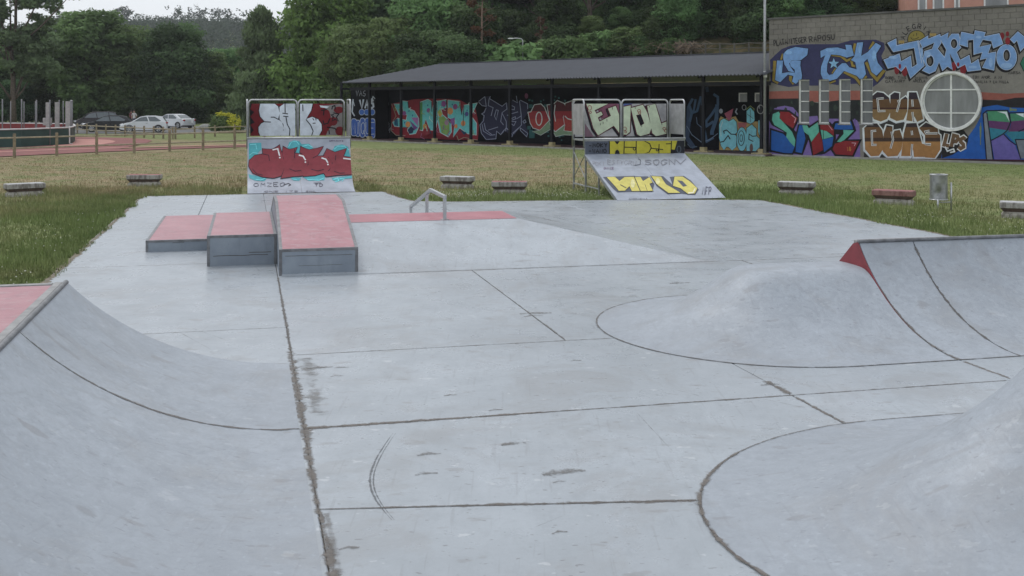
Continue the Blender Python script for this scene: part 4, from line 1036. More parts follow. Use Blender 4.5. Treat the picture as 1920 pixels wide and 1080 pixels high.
q.ell((490,240), 120, 118, (128,116,52), -1+1, 24); q.ellring((490,240), 120, 118, 8, BK, 1, 24)
q.stroke([(450,175),(452,195)], 8, BK, 1); q.stroke([(488,155),(490,190)], 8, BK, 1); q.stroke([(410,215),(430,240),(470,235),(520,215)], 8, BK, 1)
for x in (262, 287, 312): q.ell((x, 275), 13, 24, (150,128,74), 1, 10)
for x in (680, 708, 736): q.ell((x, 178), 14, 24, (150,128,74), 1, 10)
for k, ch in enumerate('ALEGRIA'):
    th = math.pi*(.99-.125*k)+.0; cx, cy = 495+165*math.cos(th), 245-150*math.sin(th); th2 = th-.36
    ex, ey = 495+165*math.cos(th2), 245-150*math.sin(th2); q.text(ch, cx, cy, ex, ey, 62, 9, BK, 1, .05)
for c, rx, ry in (((225,640),34,70),((330,665),38,70),((1110,640),42,66),((985,600),34,60),((1630,195),28,48),((1700,168),24,34)): q.ell(c, rx, ry, (112,22,32), 2, 14)
for pts in J:
    q.stroke(pts, 11, (176,188,212), 3, True); q.poly(pts, (104,140,188), 4)
for c, rx, ry in (((668,528),48,72),((988,298),44,62),((1690,455),44,76)):
    q.ell(c, rx, ry, BK, 5); q.ell((c[0]-2, c[1]+4), rx*.55, ry*.68, (84,80,74), 6, 16); q.ellring((c[0]+4, c[1]-2), rx+3, ry+3, 6, (176,188,212), 6)
for c, rx, ry in (((640,440),40,44),((1690,590),80,36),((180,480),60,22),((1480,550),26,60),((1240,610),60,18),((560,420),16,80),((1320,210),40,20)): q.ell(c, rx, ry, (128,160,200), 5, 14)
q.ell((1705,262), 32, 50, (122,24,34), 6); q.ell((268,600), 17, 34, (122,24,40), 6, 12); q.ell((1045,575), 17, 30, (122,24,34), 6, 12)
q.stroke([(505,265),(560,560)], 8, (176,188,212), 6)
T = (42,40,40)
q.text('ROBEL TINS', 75, 772, 355, 768, 34, 7, T, 1); q.text('GATANRY', 75, 820, 345, 815, 36, 7, T, 1)
q.text('DIANINS', 470, 772, 640, 768, 32, 6, T, 1); q.text('ARCELA', 440, 812, 610, 812, 34, 7, T, 1)
q.text('CON AMOR, A MI', 1240, 762, 1640, 765, 36, 7, T, 1); q.text('FAMILIA Y LA VILLA', 1255, 822, 1720, 824, 34, 7, T, 1); q.text('MARSA', 1715, 705, 1880, 700, 34, 7, T, 1)
q.poly([(1875,560),(1920,470),(2010,470),(2010,700),(1920,660)], (38,105,82), 3); q.stroke([(1990,700),(1920,662),(1873,565),(1915,475)], 14, BK, 2)
q.build('graffiti', BD, wallface, 'light blue angular letters with black shadows and a smiling sun', CUT)

q = Paint(bmap, (1620, 130, 6.0))
q.poly([(1240,250),(1400,262),(1600,275),(1990,255),(1990,340),(1240,345)], (134,76,66), 0)
q.poly([(1240,345),(1340,340),(1540,350),(1700,320),(1990,310),(1990,450),(1240,445)], (26,24,28), 1)
q.poly([(1250,650),(1310,540),(1325,430),(1400,415),(1500,400),(1640,430),(1990,440),(1990,1015),(1600,1015),(870,1000),(880,930),(1100,860)], (14,80,158), 2)
q.poly([(870,690),(1120,680),(1180,760),(1160,860),(1000,960),(880,1000)], (24,22,22), 3)
q.poly([(0,560),(900,560),(880,1000),(0,1000)], (44,42,40), 1)
for pts in ([(1640,430),(1660,430),(1660,470),(1640,470)], [(1300,640),(1325,640),(1320,770),(1305,770)], [(1310,600),(1320,600),(1318,850),(1308,850)], [(1660,440),(1720,445),(1720,470),(1660,465)]): q.poly(pts, (96,112,90), 4)
G = [[(95,300),(150,255),(220,265),(285,320),(300,400),(300,480),(260,560),(190,588),(110,560),(88,500)], [(300,290),(345,258),(400,268),(400,400),(420,340),(470,305),(492,330),(490,470),(450,565),(370,582),(295,545)],
     [(508,258),(592,258),(640,420),(668,560),(600,592),(570,530),(545,585),(478,575),(500,430)],
     [(5,660),(60,608),(150,608),(205,680),(222,760),(216,900),(170,972),(80,978),(15,900)], [(225,720),(258,628),(322,640),(325,740),(345,690),(405,680),(442,790),(425,900),(380,972),(270,982),(212,920)],
     [(450,720),(480,608),(592,603),(632,740),(692,985),(565,985),(555,900),(530,975),(420,975)], [(622,660),(700,598),(832,660),(838,722),(862,742),(862,900),(800,998),(690,992),(655,835),(750,862),(757,830),(690,828),(688,740)]]
def bandpoly(pts, y0, y1):
    """part of a polygon between two heights (convex enough for letters)"""
    def clip(ps, y, keep_below):
        out = []
        for i in range(len(ps)):
            a, b = ps[i], ps[(i+1) % len(ps)]; ia = (a[1] <= y) == keep_below; ib = (b[1] <= y) == keep_below
            if ia: out.append(a)
            if ia != ib:
                tt = (y-a[1])/(b[1]-a[1]); out.append((a[0]+(b[0]-a[0])*tt, y))
        return out
    ps = clip(pts, y1, True)
    return clip(ps, y0, False) if len(ps) > 2 else []
for i, pts in enumerate(G):
    q.stroke([(x-6, y+10) for x, y in pts], 34, (190,196,202), 3, True); q.stroke(pts, 26, (200,205,210), 4, True)
    lv = [(200, 335, (42,32,42)), (335, 430, (92,66,40)), (430, 450, (62,34,26)), (450, 620, (124,98,62))] if i < 3 else [(560, 650, (46,36,38)), (650, 770, (100,72,44)), (770, 812, (60,42,32)), (812, 1010, (152,110,62))]
    for y0, y1, c in lv:
        b = bandpoly(pts, y0, y1)
        if len(b) > 2: q.poly(b, c, 5)
for pts in ([(225,325),(155,332),(168,470),(245,468)], [(385,345),(400,380),(372,480)], [(545,340),(552,420)], [(548,480),(560,590)], [(140,690),(90,695),(95,850),(145,850)], [(312,700),(330,790),(302,890)], [(540,690),(545,740)], [(545,840),(535,970)], [(740,690),(692,700),(700,720),(830,720)], [(690,840),(755,850)]):
    q.stroke(pts, 22, (205,208,214), 6); q.stroke(pts, 7, BK, 7)
q.text('LPS', 905, 850, 1140, 905, 130, 62, (205,208,214), 5, .02); q.text('LPS', 905, 850, 1140, 905, 130, 40, (104,80,56), 6, .02)
q.stroke([(915,870),(940,920),(1010,895),(1020,925),(970,935)], 16, (200,205,210), 6)
# tall fractured letter at the edge of the picture
NV = (12,16,40)
for pts, c in (([(1390,470),(1610,465),(1650,600),(1400,580)], (62,128,96)), ([(1400,575),(1650,595),(1640,705),(1410,660)], (86,44,92)), ([(1410,655),(1640,690),(1570,740),(1430,802)], (34,112,134)), ([(1435,800),(1570,735),(1700,850),(1765,1015),(1470,1015)], (92,84,150)),
               ([(1640,500),(1990,485),(1990,560),(1660,590)], (58,120,92)), ([(1660,585),(1990,555),(1990,700),(1640,705)], (84,44,88)), ([(1640,700),(1990,695),(1990,800),(1720,850),(1600,725)], (34,110,130)), ([(1345,500),(1382,488),(1455,1012),(1380,1015)], (112,118,126)), ([(1700,785),(1990,790),(1990,1015),(1770,1000)], (104,112,120))):
    q.poly(pts, c, 5)
for pts in ([(1380,1015),(1342,500),(1385,465),(1620,462),(1655,600)], [(1385,490),(1455,1012)], [(1430,800),(1500,765),(1570,725),(1610,690),(1650,600),(1640,490),(1990,480)], [(1575,730),(1640,800),(1710,850)], [(1990,785),(1705,790),(1765,1010)], [(1740,700),(1850,650)]): q.stroke(pts, 13, NV, 6)
q.poly([(1500,475),(1610,475),(1640,590),(1590,500)], (190,200,205), 6); q.poly([(1710,498),(1800,495),(1800,540)], (190,200,205), 6)
q.stroke([(0,1012),(600,1018),(1990,1030)], 26, (52,20,34), 7)
RC = [(ca-cr*.98, ca+cr*.98, cz-cr*.2, cz+cr*.2)]
q.build('graffiti', BD, wallface, 'gold bubble letters and a fractured letter on blue', CUT)

# ---- shed wall
shmap = clampf(sst, SL+1.22, -.03, .01, 3.48); shface = lambda a, b, off: (a, WN-off, b)
SG = 2.1
q = Paint(shmap, (640, 150, 7.385))
RD2 = (104,22,32); TQ = (76,150,150)
q.poly([(690,330),(720,500),(700,600),(690,700),(760,762),(890,765),(890,800),(1080,802),(1300,705),(1370,782),(1540,802),(1600,765),(1620,832),(1740,800),(1890,832),(1905,640),(1860,400),(1640,275),(1480,262),(1200,258),(1000,268),(850,300)], RD2, 0, SG)
for pts in ([(735,335),(812,335),(815,470),(865,470),(845,290),(920,300),(930,390),(1010,430),(1070,530),(1075,640),(1030,740),(950,752),(918,700),(930,660),(860,650),(740,640),(715,590),(780,530),(900,560),(915,480),(800,475)],
            [(1090,310),(1200,270),(1250,300),(1255,440),(1285,290),(1325,290),(1330,560),(1305,700),(1230,690),(1170,540),(1125,700),(1090,690)],
            [(1332,295),(1450,275),(1455,380),(1380,400),(1400,480),(1470,540),(1520,600),(1525,720),(1480,785),(1370,725),(1338,560)],
            [(1480,280),(1640,300),(1672,480),(1700,350),(1880,320),(1800,500),(1872,600),(1870,760),(1750,742),(1640,660),(1550,792),(1580,560),(1480,520)]):
    q.letter(pts, TQ, (170,178,175), 6, 1, SG)
for pts, c in (([(1345,520),(1420,500),(1500,590),(1500,700),(1460,765),(1390,730)], (98,128,66)), ([(1090,310),(1125,305),(1125,690),(1090,690)], (60,110,60)), ([(970,520),(1070,520),(1060,640)], (128,84,128)), ([(950,560),(1060,660),(1010,700)], (88,52,104)), ([(1510,540),(1575,520),(1560,640),(1520,600)], (104,66,116)),
               ([(920,690),(970,640),(1010,680),(990,735),(940,745)], (20,32,58)), ([(735,560),(780,530),(790,640),(740,625)], (24,70,92)), ([(1640,680),(1740,730),(1700,760)], (20,50,72)), ([(1370,400),(1330,450),(1380,520),(1400,470)], (130,140,60))): q.poly(pts, c, 3, SG)
for c, r, k in (((925,615),34,(176,112,62)),((1510,430),40,(176,112,62)),((1420,330),34,(112,56,112)),((1580,370),32,(112,56,100)),((1690,600),32,(172,106,60)),((1590,640),24,(172,106,60)),((875,460),26,(110,60,110)),((1160,640),28,(150,112,56)),((1460,590),30,(120,96,110)),((1740,470),26,(60,60,110)),((1210,420),26,(110,66,110)),((1370,485),20,(160,120,56))): q.ell((c[0], c[1]), r, r*1.25, k, 4, 12, SG)
for x, y in ((940,430),(990,490),(1200,350),(1390,350),(1540,340),(1620,380),(1745,420),(880,590),(1430,400)): q.ell((x, y), 8, 14, (24,70,110), 4, 8, SG)
q.stroke([(700,330),(760,500),(700,600),(690,700),(760,765),(890,768)], 8, (120,112,96), 3, gain=SG); q.stroke([(1600,770),(1625,832),(1700,795),(1890,832)], 8, (120,112,96), 3, gain=SG)
q.text('VASTA', 520, 390, 670, 345, 55, 7, (92,96,106), 1, .12); q.text('POS', 525, 490, 640, 470, 60, 7, (92,96,106), 1, .12); q.text('YMNK', 560, 590, 670, 740, 75, 8, (120,124,134), 1, .12)
for x0, y0, x1, y1 in ((1090,300,1090,690),(1325,300,1332,560),(1455,280,1475,520),(925,300,935,390),(1250,300,1258,440),(1640,300,1672,480),(1700,350,1690,640),(1470,540,1520,600),(860,650,930,660)):
    q.stroke([(x0, y0), (x1, y1)], 9, (22,28,40), 5, gain=SG)
for k in range(26):
    x, y = random.uniform(740, 1860), random.uniform(300, 740); q.stroke([(x, y), (x+random.uniform(-40, 40), y+random.uniform(20, 60)), (x+random.uniform(-30, 60), y+random.uniform(50, 90))], random.uniform(5, 12), random.choice([(40,96,104),(150,170,160),(30,40,60),(120,70,96),(110,130,70)]), 5, gain=SG)
q.build('graffiti', SD, shface, 'teal and red letters with flower dots')

q = Paint(shmap, (860, 150, 7.7125)); LN = (112,118,136)
q.poly([(290,310),(380,240),(460,230),(470,290),(630,380),(690,340),(780,290),(850,330),(890,290),(1000,340),(1000,480),(940,560),(1000,740),(990,815),(890,690),(780,820),(680,740),(610,790),(550,740),(540,850),(400,860),(330,780),(310,640),(370,510),(340,480),(400,400)], (21,23,46), 0, SG)
for pts in ([(290,310),(380,240)], [(380,240),(400,380),(340,370),(290,320)], [(440,280),(460,235)], [(440,280),(430,370),(500,400),(470,520)], [(450,270),(630,380),(690,330),(700,420),(630,470),(610,600),(650,650)], [(400,400),(370,470),(335,490),(370,515),(360,590),(310,650),(330,770),(400,860),(540,850),(550,740),(610,790),(660,720)],
            [(545,430),(575,440),(545,580),(520,520),(545,430)], [(340,640),(360,740),(460,800),(530,790)], [(370,620),(390,720),(480,790)], [(430,725),(570,680)], [(780,290),(850,330),(835,230)], [(890,290),(1000,345),(1000,420)], [(770,370),(810,390),(805,430),(765,425)], [(700,510),(740,505)], [(760,490),(860,460)], [(760,560),(820,530),(830,560),(770,580)], [(760,600),(830,600),(800,660),(760,630)],
            [(880,300),(905,500),(910,650),(790,780)], [(905,520),(840,560)], [(930,600),(960,575),(975,610),(945,625),(930,600)], [(690,690),(780,790),(770,825)], [(680,740),(690,690)], [(890,690),(1000,770),(985,820),(895,730),(890,690)], [(870,690),(780,770)], [(630,480),(690,600),(690,690),(620,780)]): q.stroke(pts, 9, LN, 1, gain=SG)
RG = [(62,16,22), (112,28,34), (122,40,36)]
for pts, w in (([(1010,470),(1050,465),(1100,362),(1190,350),(1240,400),(1310,580),(1180,722),(1080,690),(1040,620)], 1), ([(1285,365),(1380,350),(1430,302),(1530,345),(1560,420),(1510,535),(1530,640),(1400,742),(1368,700),(1310,520)], 1), ([(1545,340),(1640,305),(1640,740),(1530,742),(1535,640),(1520,540)], 1)):
    q.stroke(pts, 22, (150,158,156), 2, True, SG)
    for y0, y1, c in ((250,450,RG[0]),(450,560,RG[1]),(560,760,RG[2])):
        b = bandpoly(pts, y0, y1)
        if len(b) > 2: q.poly(b, c, 3, SG)
q.letter([(1070,745),(1180,728),(1310,595),(1338,705),(1190,795)], (92,112,88), (160,168,164), 6, 4, SG); q.letter([(1370,745),(1410,750),(1540,650),(1520,735),(1640,750),(1640,795),(1520,790),(1410,815)], (92,112,88), (160,168,164), 6, 4, SG)
q.ellring((1165,560), 44, 95, 14, (150,158,156), 5, gain=SG); q.stroke([(1400,360),(1385,480),(1405,600)], 12, (150,158,156), 5, gain=SG); q.stroke([(1540,520),(1580,560),(1640,575)], 14, (150,158,156), 5, gain=SG)
for x, y, w in ((1045,380,54),(1025,290,30),(1065,300,26),(1190,310,26),(1250,370,34),(1400,240,24),(1450,260,28),(1385,290,26),(1540,300,30),(1280,740,50),(1300,810,26),(1330,780,20),(1460,820,26),(1500,790,50),(1490,870,20),(1020,690,50),(1050,750,60),(1060,800,80),(1230,290,18)):
    q.poly([(x-w/2,y-w/2),(x+w/2,y-w/2),(x+w/2,y+w/2),(x-w/2,y+w/2)], (24,66,66), 1, SG)
q.ell((980,230), 26, 40, (86,40,66), 1, 10, SG)
q.build('graffiti', SD, shface, 'navy outlined letters beside red letters with white edges')

q = Paint(shmap, (1260, 150, 7.2)); DB = (42,64,86); DB2 = (30,46,66)
for pts, w, c in (([(230,350),(225,560),(200,780),(300,920)], 60, DB2), ([(280,250),(230,340),(270,440),(240,560)], 34, DB), ([(320,260),(290,440),(340,420),(390,220)], 30, DB), ([(560,190),(620,230),(620,330),(540,460),(460,560),(470,620),(560,560)], 34, DB), ([(610,330),(600,520),(540,700),(540,740)], 50, DB), ([(440,680),(470,830),(560,780)], 30, DB), ([(200,620),(270,740),(400,840)], 9, (80,96,112)), ([(620,720),(520,800),(440,830)], 9, (80,96,112)), ([(330,500),(340,590),(400,640)], 9, (70,86,104)), ([(470,90),(480,160)], 40, DB2), ([(400,240),(400,340)], 22, DB), ([(400,640),(410,840)], 26, DB2), ([(210,860),(250,910),(340,900)], 10, (60,76,92))): q.stroke(pts, w, c, 0, gain=SG)
q.poly([(640,530),(660,490),(720,520),(860,490),(900,560),(1010,580),(1090,560),(1180,560),(1250,600),(1250,960),(640,965)], (132,112,66), 1, SG)
q.letter([(710,452),(830,385),(805,500),(775,556),(735,505)], (124,62,78), BK, 3, 2, SG); q.poly([(890,575),(1015,575),(1000,640),(900,650)], (128,70,70), 2, SG)
SB = (98,156,170)
for pts in ([(640,600),(660,545),(705,520),(770,560),(830,525),(872,565),(882,700),(850,735),(872,760),(870,900),(815,960),(765,905),(740,900),(705,950),(665,890),(640,780)], [(945+68*math.cos(2*math.pi*k/22), 800+160*math.sin(2*math.pi*k/22)) for k in range(22)], [(1010,650),(1080,600),(1140,660),(1140,755),(1192,800),(1192,900),(1130,972),(1010,955),(1005,800)], [(1170,545),(1248,540),(1248,955),(1200,942),(1195,780),(1168,700)], [(1010,420),(1060,372),(1112,430),(1118,540),(1100,570),(1060,590),(1012,570)]):
    q.letter(pts, SB, BK, 7, 3, SG)
q.stroke([(870,735),(800,730),(740,675),(700,690),(710,725)], 14, BK, 5); q.stroke([(650,840),(700,830),(760,750),(790,800)], 14, BK, 5); q.stroke([(1140,755),(1090,760),(1045,730),(1040,800),(1100,830)], 12, BK, 5)
q.ellring((938,785), 42, 100, 9, BK, 5); q.ellring((938,785), 18, 48, 8, BK, 5); q.stroke([(1195,750),(1250,740)], 10, BK, 5); q.stroke([(1060,400),(1060,570)], 6, BK, 5); q.stroke([(1020,460),(1100,520)], 6, BK, 5)
q.stroke([(690,560),(660,640),(665,760)], 9, (150,190,196), 5, gain=SG); q.ell((662,420), 26, 34, (120,126,134), 2, 9, SG); q.stroke([(880,385),(860,430),(885,465)], 16, (120,126,134), 2, gain=SG)
q.ellring((975,370), 26, 34, 9, (110,112,116), 2, gain=SG); q.stroke([(1000,400),(1060,350),(1110,390),(1100,430)], 10, (98,110,56), 2, gain=SG); q.ell((1205,362), 34, 40, (116,118,122), 2, 14, SG); q.stroke([(1185,355),(1225,372)], 12, BK, 3); q.ell((1075,920), 24, 62, (84,66,62), 6, 12, SG)
q.build('graffiti', SD, shface, 'pale blue bubble letters beside dark blue brush strokes')

q = Paint(clampf(sst_end, e0+.01, e1-.01, .01, 3.48), (640, 150, 7.385)); GW = (158,166,176)
q.text('VAS', 205, 222, 350, 222, 75, 9, (118,122,130), 1, .08)
q.text('VAS', 262, 400, 470, 395, 130, 24, GW, 1, .06); q.stroke([(410,330),(440,230),(470,260)], 14, GW, 1); q.stroke([(405,330),(440,325),(435,280)], 12, GW, 1); q.stroke([(165,265),(150,440),(185,500)], 18, GW, 1); q.stroke([(130,360),(160,270),(185,360)], 12, GW, 1)
for x in (285, 355, 430): q.letter([(x+34*math.cos(2*math.pi*k/12), 445+38*math.sin(2*math.pi*k/12)) for k in range(12)], (38,82,150), GW, 6, 2)
for x0, x1, y0, y1 in ((138,215,540,770),(205,258,560,780),(262,330,530,790),(330,395,530,785),(398,470,540,800)):
    c = ((x0+x1)/2, (y0+y1)/2); q.letter([(c[0]+(x1-x0)/2*math.copysign(abs(math.cos(2*math.pi*k/20))**.6, math.cos(2*math.pi*k/20)), c[1]+(y1-y0)/2*math.copysign(abs(math.sin(2*math.pi*k/20))**.6, math.sin(2*math.pi*k/20))) for k in range(20)], (34,74,146), GW, 9, 2)
q.text('MIQUE', 142, 745, 472, 750, 160, 9, GW, 5, .03, fill=.8)
q.build('graffiti', SD, lambda a, b, off: (a, ENDN-off, b), 'blue bubble letters and white tags')

# ---- curved ramp: riding surface and back panel
R1R = (R1RUN**2+R1H**2)/(2*R1H)
def r1z(y): y = min(R1RUN, max(0, y)); return R1R-math.sqrt(R1R*R1R-y*y)
def r1map(u, v):
    k = (u-960)/FPX; lo_, hi_ = R1B, R1B+R1RUN
    def at(B): A = B*(PS+k*PC)/(PC-k*PS); d = A*PS+B*PC; return A, HORIZON+FPX*(EYE-r1z(B-R1B))/d
    for _ in range(40):
        m = (lo_+hi_)/2
        if at(m)[1] > v: lo_ = m
        else: hi_ = m
    A = at(lo_)[0]-R1A; return min(R1W-.005, max(.005, A)), lo_-R1B
def r1post(bm):
    for y, z in pr3[1:-1]: bmesh.ops.bisect_plane(bm, geom=bm.verts[:]+bm.edges[:]+bm.faces[:], plane_co=(0, y, 0), plane_no=(0, 1, 0))
def r1face(a, b, off):
    i = min(len(pr3)-2, int(b/R1RUN*24)); y0, z0 = pr3[i]; y1, z1 = pr3[i+1]; t_ = (b-y0)/(y1-y0); z = z0+(z1-z0)*t_
    n = Vector((0, -(z1-z0), y1-y0)).normalized(); return (a, b+n.y*(off+.001), z+.012+n.z*(off+.001))
q = Paint(r1map, (450, 170, 5.4)); CY = (74,156,164); CY2 = (112,196,202); RR = (128,52,60); OL = (36,30,44)
for pts in ([(90,545),(215,540),(218,600),(180,640),(190,660),(90,700)], [(470,600),(500,535),(545,515),(600,525),(625,555),(700,550),(745,590),(600,640)], [(935,610),(960,570),(1030,555),(1095,575),(1125,680),(1000,660)], [(88,850),(270,895),(245,922),(150,915),(95,890)], [(505,880),(620,888),(598,918),(540,915)], [(640,882),(860,850),(855,912),(700,918)], [(930,890),(1140,868),(1140,892),(1050,900),(1000,925),(940,915)]): q.poly(pts, CY, 0)
for pts in ([(490,580),(520,535),(570,525),(600,560)], [(100,560),(160,555),(170,600)], [(95,660),(130,635),(180,640)], [(620,575),(690,560),(735,580)], [(950,600),(985,570),(1060,570),(1105,610)], [(160,905),(210,912),(255,895)], [(520,900),(580,912)], [(680,908),(800,915),(850,890)], [(945,905),(990,890),(1000,920),(960,930)], [(1010,895),(1055,900),(1030,925)]): q.stroke(pts, 8, CY2, 1)
for pts in ([(228,595),(320,602),(375,578),(400,563),(425,640),(447,720),(445,800),(415,872),(340,892),(230,882),(130,842),(88,770),(95,712),(150,662),(232,648)],
            [(437,575),(500,602),(577,582),(552,640),(640,650),(692,702),(682,780),(622,822),(640,868),(520,880),(415,895),(447,800),(445,700),(428,640)],
            [(615,575),(700,607),(842,573),(800,640),(778,670),(870,665),(930,710),(930,770),(880,830),(835,845),(760,867),(642,876),(624,820),(692,760),(692,700),(640,650),(606,632)],
            [(880,595),(960,632),(1077,593),(1045,672),(1130,682),(1136,857),(1000,862),(872,878),(842,832),(902,820),(938,740),(900,682),(846,660)]): q.letter(pts, RR, OL, 6, 2)
for pts in ([(232,648),(290,660),(298,720)], [(552,600),(552,690)], [(735,690),(780,668)], [(970,660),(965,715)], [(125,800),(170,850),(230,865)], [(500,800),(560,825),(620,815)], [(720,805),(790,822),(850,805)], [(950,825),(1010,845),(1060,842)]): q.stroke(pts, 6, OL, 4)
for pts in ([(330,608),(382,594),(402,668)], [(595,660),(640,672),(664,712)], [(825,688),(868,702),(890,738)], [(1045,693),(1122,702)]): q.stroke(pts, 14, (215,205,212), 4)
for c in ((403,686), (662,732), (890,756)): q.ell(c, 9, 8, (215,205,212), 4, 9)
q.text('OMZEO', 140, 978, 470, 972, 34, 5, (72,70,84), 1, .1); q.stroke([(440,960),(490,945),(512,958),(490,972)], 6, OL, 1)
q.text('TD', 760, 978, 850, 975, 28, 6, (70,66,80), 1); q.stroke([(745,940),(820,938)], 5, (80,76,88), 1)
q.text('ONE ITS', 250, 1035, 600, 1033, 14, 4, (104,104,114), 1, .1); q.text('SYHL', 670, 1035, 780, 1033, 16, 4, (104,104,114), 1, .1); q.text('GRYANYS', 905, 530, 1050, 530, 16, 4, (96,84,104), 1, .1)
q.build('graffiti', R1, r1face, 'dark red bubble letters on turquoise', post=r1post)
def panelmap(A0, Bp):
    def f(u, v):
        k = (u-960)/FPX; A = Bp*(PS+k*PC)/(PC-k*PS); d = A*PS+Bp*PC; return A-A0, EYE+(HORIZON-v)*d/FPX
    return f
y1p = yb-.012; pm1 = panelmap(R1A, R1B+y1p)
z0p, z1p = R1H+.052, R1H+1.17-.121
half = [(.085, R1W/2-.072), (R1W/2+.072, R1W-.135)]
def mk1():
    q = Paint(clampf(pm1, .085, R1W-.135, z0p, z1p), (450, 170, 5.4)); WP = (190,198,206); DR = (104,20,28)
    q.poly([(78,130),(1075,130),(1075,470),(78,470)], DR, 0)
    q.poly([(70,125),(120,132),(98,190),(145,215),(95,262),(150,322),(90,345),(140,400),(95,440),(110,470),(70,470)], BK, 1)
    q.poly([(850,150),(1000,135),(1045,140),(1040,468),(870,468),(900,380),(960,330),(900,250)], (120,116,114), 1); q.poly([(1045,130),(1080,130),(1080,470),(1050,470)], (34,36,44), 1)
    for c, rx, ry in (((1000,195),52,34),((1010,408),46,46),((945,310),42,44),((880,300),40,110)): q.ell(c, rx, ry, DR, 2)
    for pts in ([(820,200),(880,190)], [(850,190),(845,250)], [(930,190),(935,160),(960,150),(965,190)], [(840,300),(850,340),(890,330),(910,280)], [(880,370),(960,380),(975,400)], [(945,225),(1000,235),(975,270),(1000,310),(960,290),(930,310),(945,262),(920,245),(950,240)], [(900,400),(905,440)]): q.stroke(pts, 11, BK, 3)
    q.poly([(805,148),(905,160),(880,178),(815,168)], WP, 3)
    for pts in ([(205,128),(350,128),(385,160),(402,230),(385,290),(425,320),(443,380),(432,430),(405,470),(205,470),(190,420),(188,370),(215,332),(252,315),(205,260),(193,200)],
                [(400,165),(445,130),(545,128),(560,210),(585,300),(600,400),(598,470),(410,470),(443,400),(440,340),(400,290)],
                [(545,128),(735,128),(720,200),(668,288),(730,265),(790,290),(825,340),(828,400),(800,470),(598,470),(592,330),(565,272),(600,292),(556,180)]): q.letter(pts, WP, BK, 7, 3)
    for pts in ([(248,315),(312,318)], [(312,268),(345,268),(390,292)], [(455,128),(457,225)], [(430,228),(485,235)], [(437,258),(490,263)], [(465,265),(478,340),(505,390),(500,468)], [(635,140),(637,208)], [(668,292),(715,350),(740,410),(725,468)], [(735,280),(750,300)], [(765,270),(770,300)], [(735,330),(765,328)]): q.stroke(pts, 9, BK, 5)
    return q
for (rail, pn), (a0, a1) in zip(R1P, half):
    q = mk1(); q.build('graffiti', pn, lambda a, b, off: (a, y1p-off, b), cuts=[(-9, a0, -9, 9), (a1, 9, -9, 9)])

# ---- straight ramp
pm2 = panelmap(R2A, R2B+yb2-.012); y2p = yb2-.012; half2 = [(.085, R2W/2-.072), (R2W/2+.072, R2W-.085)]
def mk2():
    q = Paint(clampf(pm2, .085, R2W-.085, R2H+.052, R2H+1.17-.121), (1060, 170, 4.91)); LG = (176,188,162); MR = (74,22,38)
    q.poly([(180,300),(260,420),(520,455),(180,455)], (110,84,96), 0); q.poly([(280,120),(500,110),(560,200),(330,260)], (112,66,84), 0); q.poly([(480,110),(620,110),(560,150)], (70,90,140), 0); q.poly([(790,400),(960,400),(960,455),(790,455)], (128,118,124), 0)
    L_ = [[(192,116),(392,116),(268,180),(285,212),(328,192),(342,220),(298,248),(312,285),(418,232),(392,165),(462,140),(520,290),(528,150),(600,135),(592,380),(562,405),(505,402),(445,322),(300,412),(258,345)],
          [(602,160),(712,130),(752,200),(792,340),(772,395),(690,418),(658,400)], [(752,140),(826,122),(880,302),(960,284),(956,396),(832,420),(798,390)]]
    for pts in L_:
        q.poly([(x-20, y+18) for x, y in pts], BK, 1); q.stroke([(x-10, y+9) for x, y in pts], 22, BK, 1, True); q.stroke(pts, 18, MR, 2, True); q.poly(pts, LG, 3)
    q.letter([(655,228),(690,220),(720,300),(692,318)], BK, MR, 4, 4)
    for c, rx, ry in (((222,158),17,22),((228,200),10,10),((676,185),14,12),((680,204),12,10),((545,350),15,16),((553,380),9,9),((908,350),14,12),((922,370),14,12)): q.ellring(c, rx, ry, 5, (130,40,40), 5, 12)
    for x, y, h_ in ((320,300,18),(345,285,20),(380,262,22),(640,150,16),(700,315,20),(770,140,14),(885,300,18),(430,150,24)): q.stroke([(x, y), (x+1, y+h_)], 5, (60,70,60), 5)
    return q
for (rail, pn), (a0, a1) in zip(R2P, half2):
    q = mk2(); q.build('graffiti', pn, lambda a, b, off: (a, y2p-off, b), cuts=[(-9, a0, -9, 9), (a1, 9, -9, 9)])
pm3 = panelmap(R2A, R2B+R2RUN); q = Paint(clampf(pm3, .003, R2W-.003, R2Z+.01, R2H-.047), (1060, 170, 4.91)); YE = (168,160,44)
q.poly([(180,458),(405,458),(405,590),(180,590)], (74,80,92), 0); q.poly([(1000,458),(1110,458),(1110,590),(1000,590)], (26,28,36), 0); q.poly([(404,458),(1030,458),(1005,545),(975,590),(404,590)], YE, 1)
for pts in ([(452,466),(500,466),(476,496)], [(455,588),(460,555),(476,540),(494,555),(500,588)], [(975,540),(1010,545),(1005,590),(975,590)]): q.poly(pts, BK, 2)
for pts in ([(405,460),(405,588)], [(542,462),(538,588)], [(652,462),(650,588)], [(545,520),(650,522)], [(730,464),(775,488),(790,525),(770,565),(730,586)], [(790,530),(900,542)], [(862,490),(860,588)], [(925,490),(975,488),(972,588)], [(975,462),(975,500)], [(545,582),(640,584)]): q.stroke(pts, 8, BK, 2)
q.ellring((635,535), 12, 12, 7, BK, 2, 10); q.ellring((845,545), 10, 10, 7, BK, 2, 10)
q.text('-MOKY', 215, 522, 395, 520, 36, 7, (18,18,24), 2, .08); q.text('-WANO', 215, 575, 385, 573, 36, 7, (18,18,24), 2, .08); q.ellring((1045,540), 18, 30, 8, (70,80,90), 1, 12)
q.build('graffiti', R2V, lambda a, b, off: (a, R2RUN+.002-off, b), 'black outlined yellow letters')
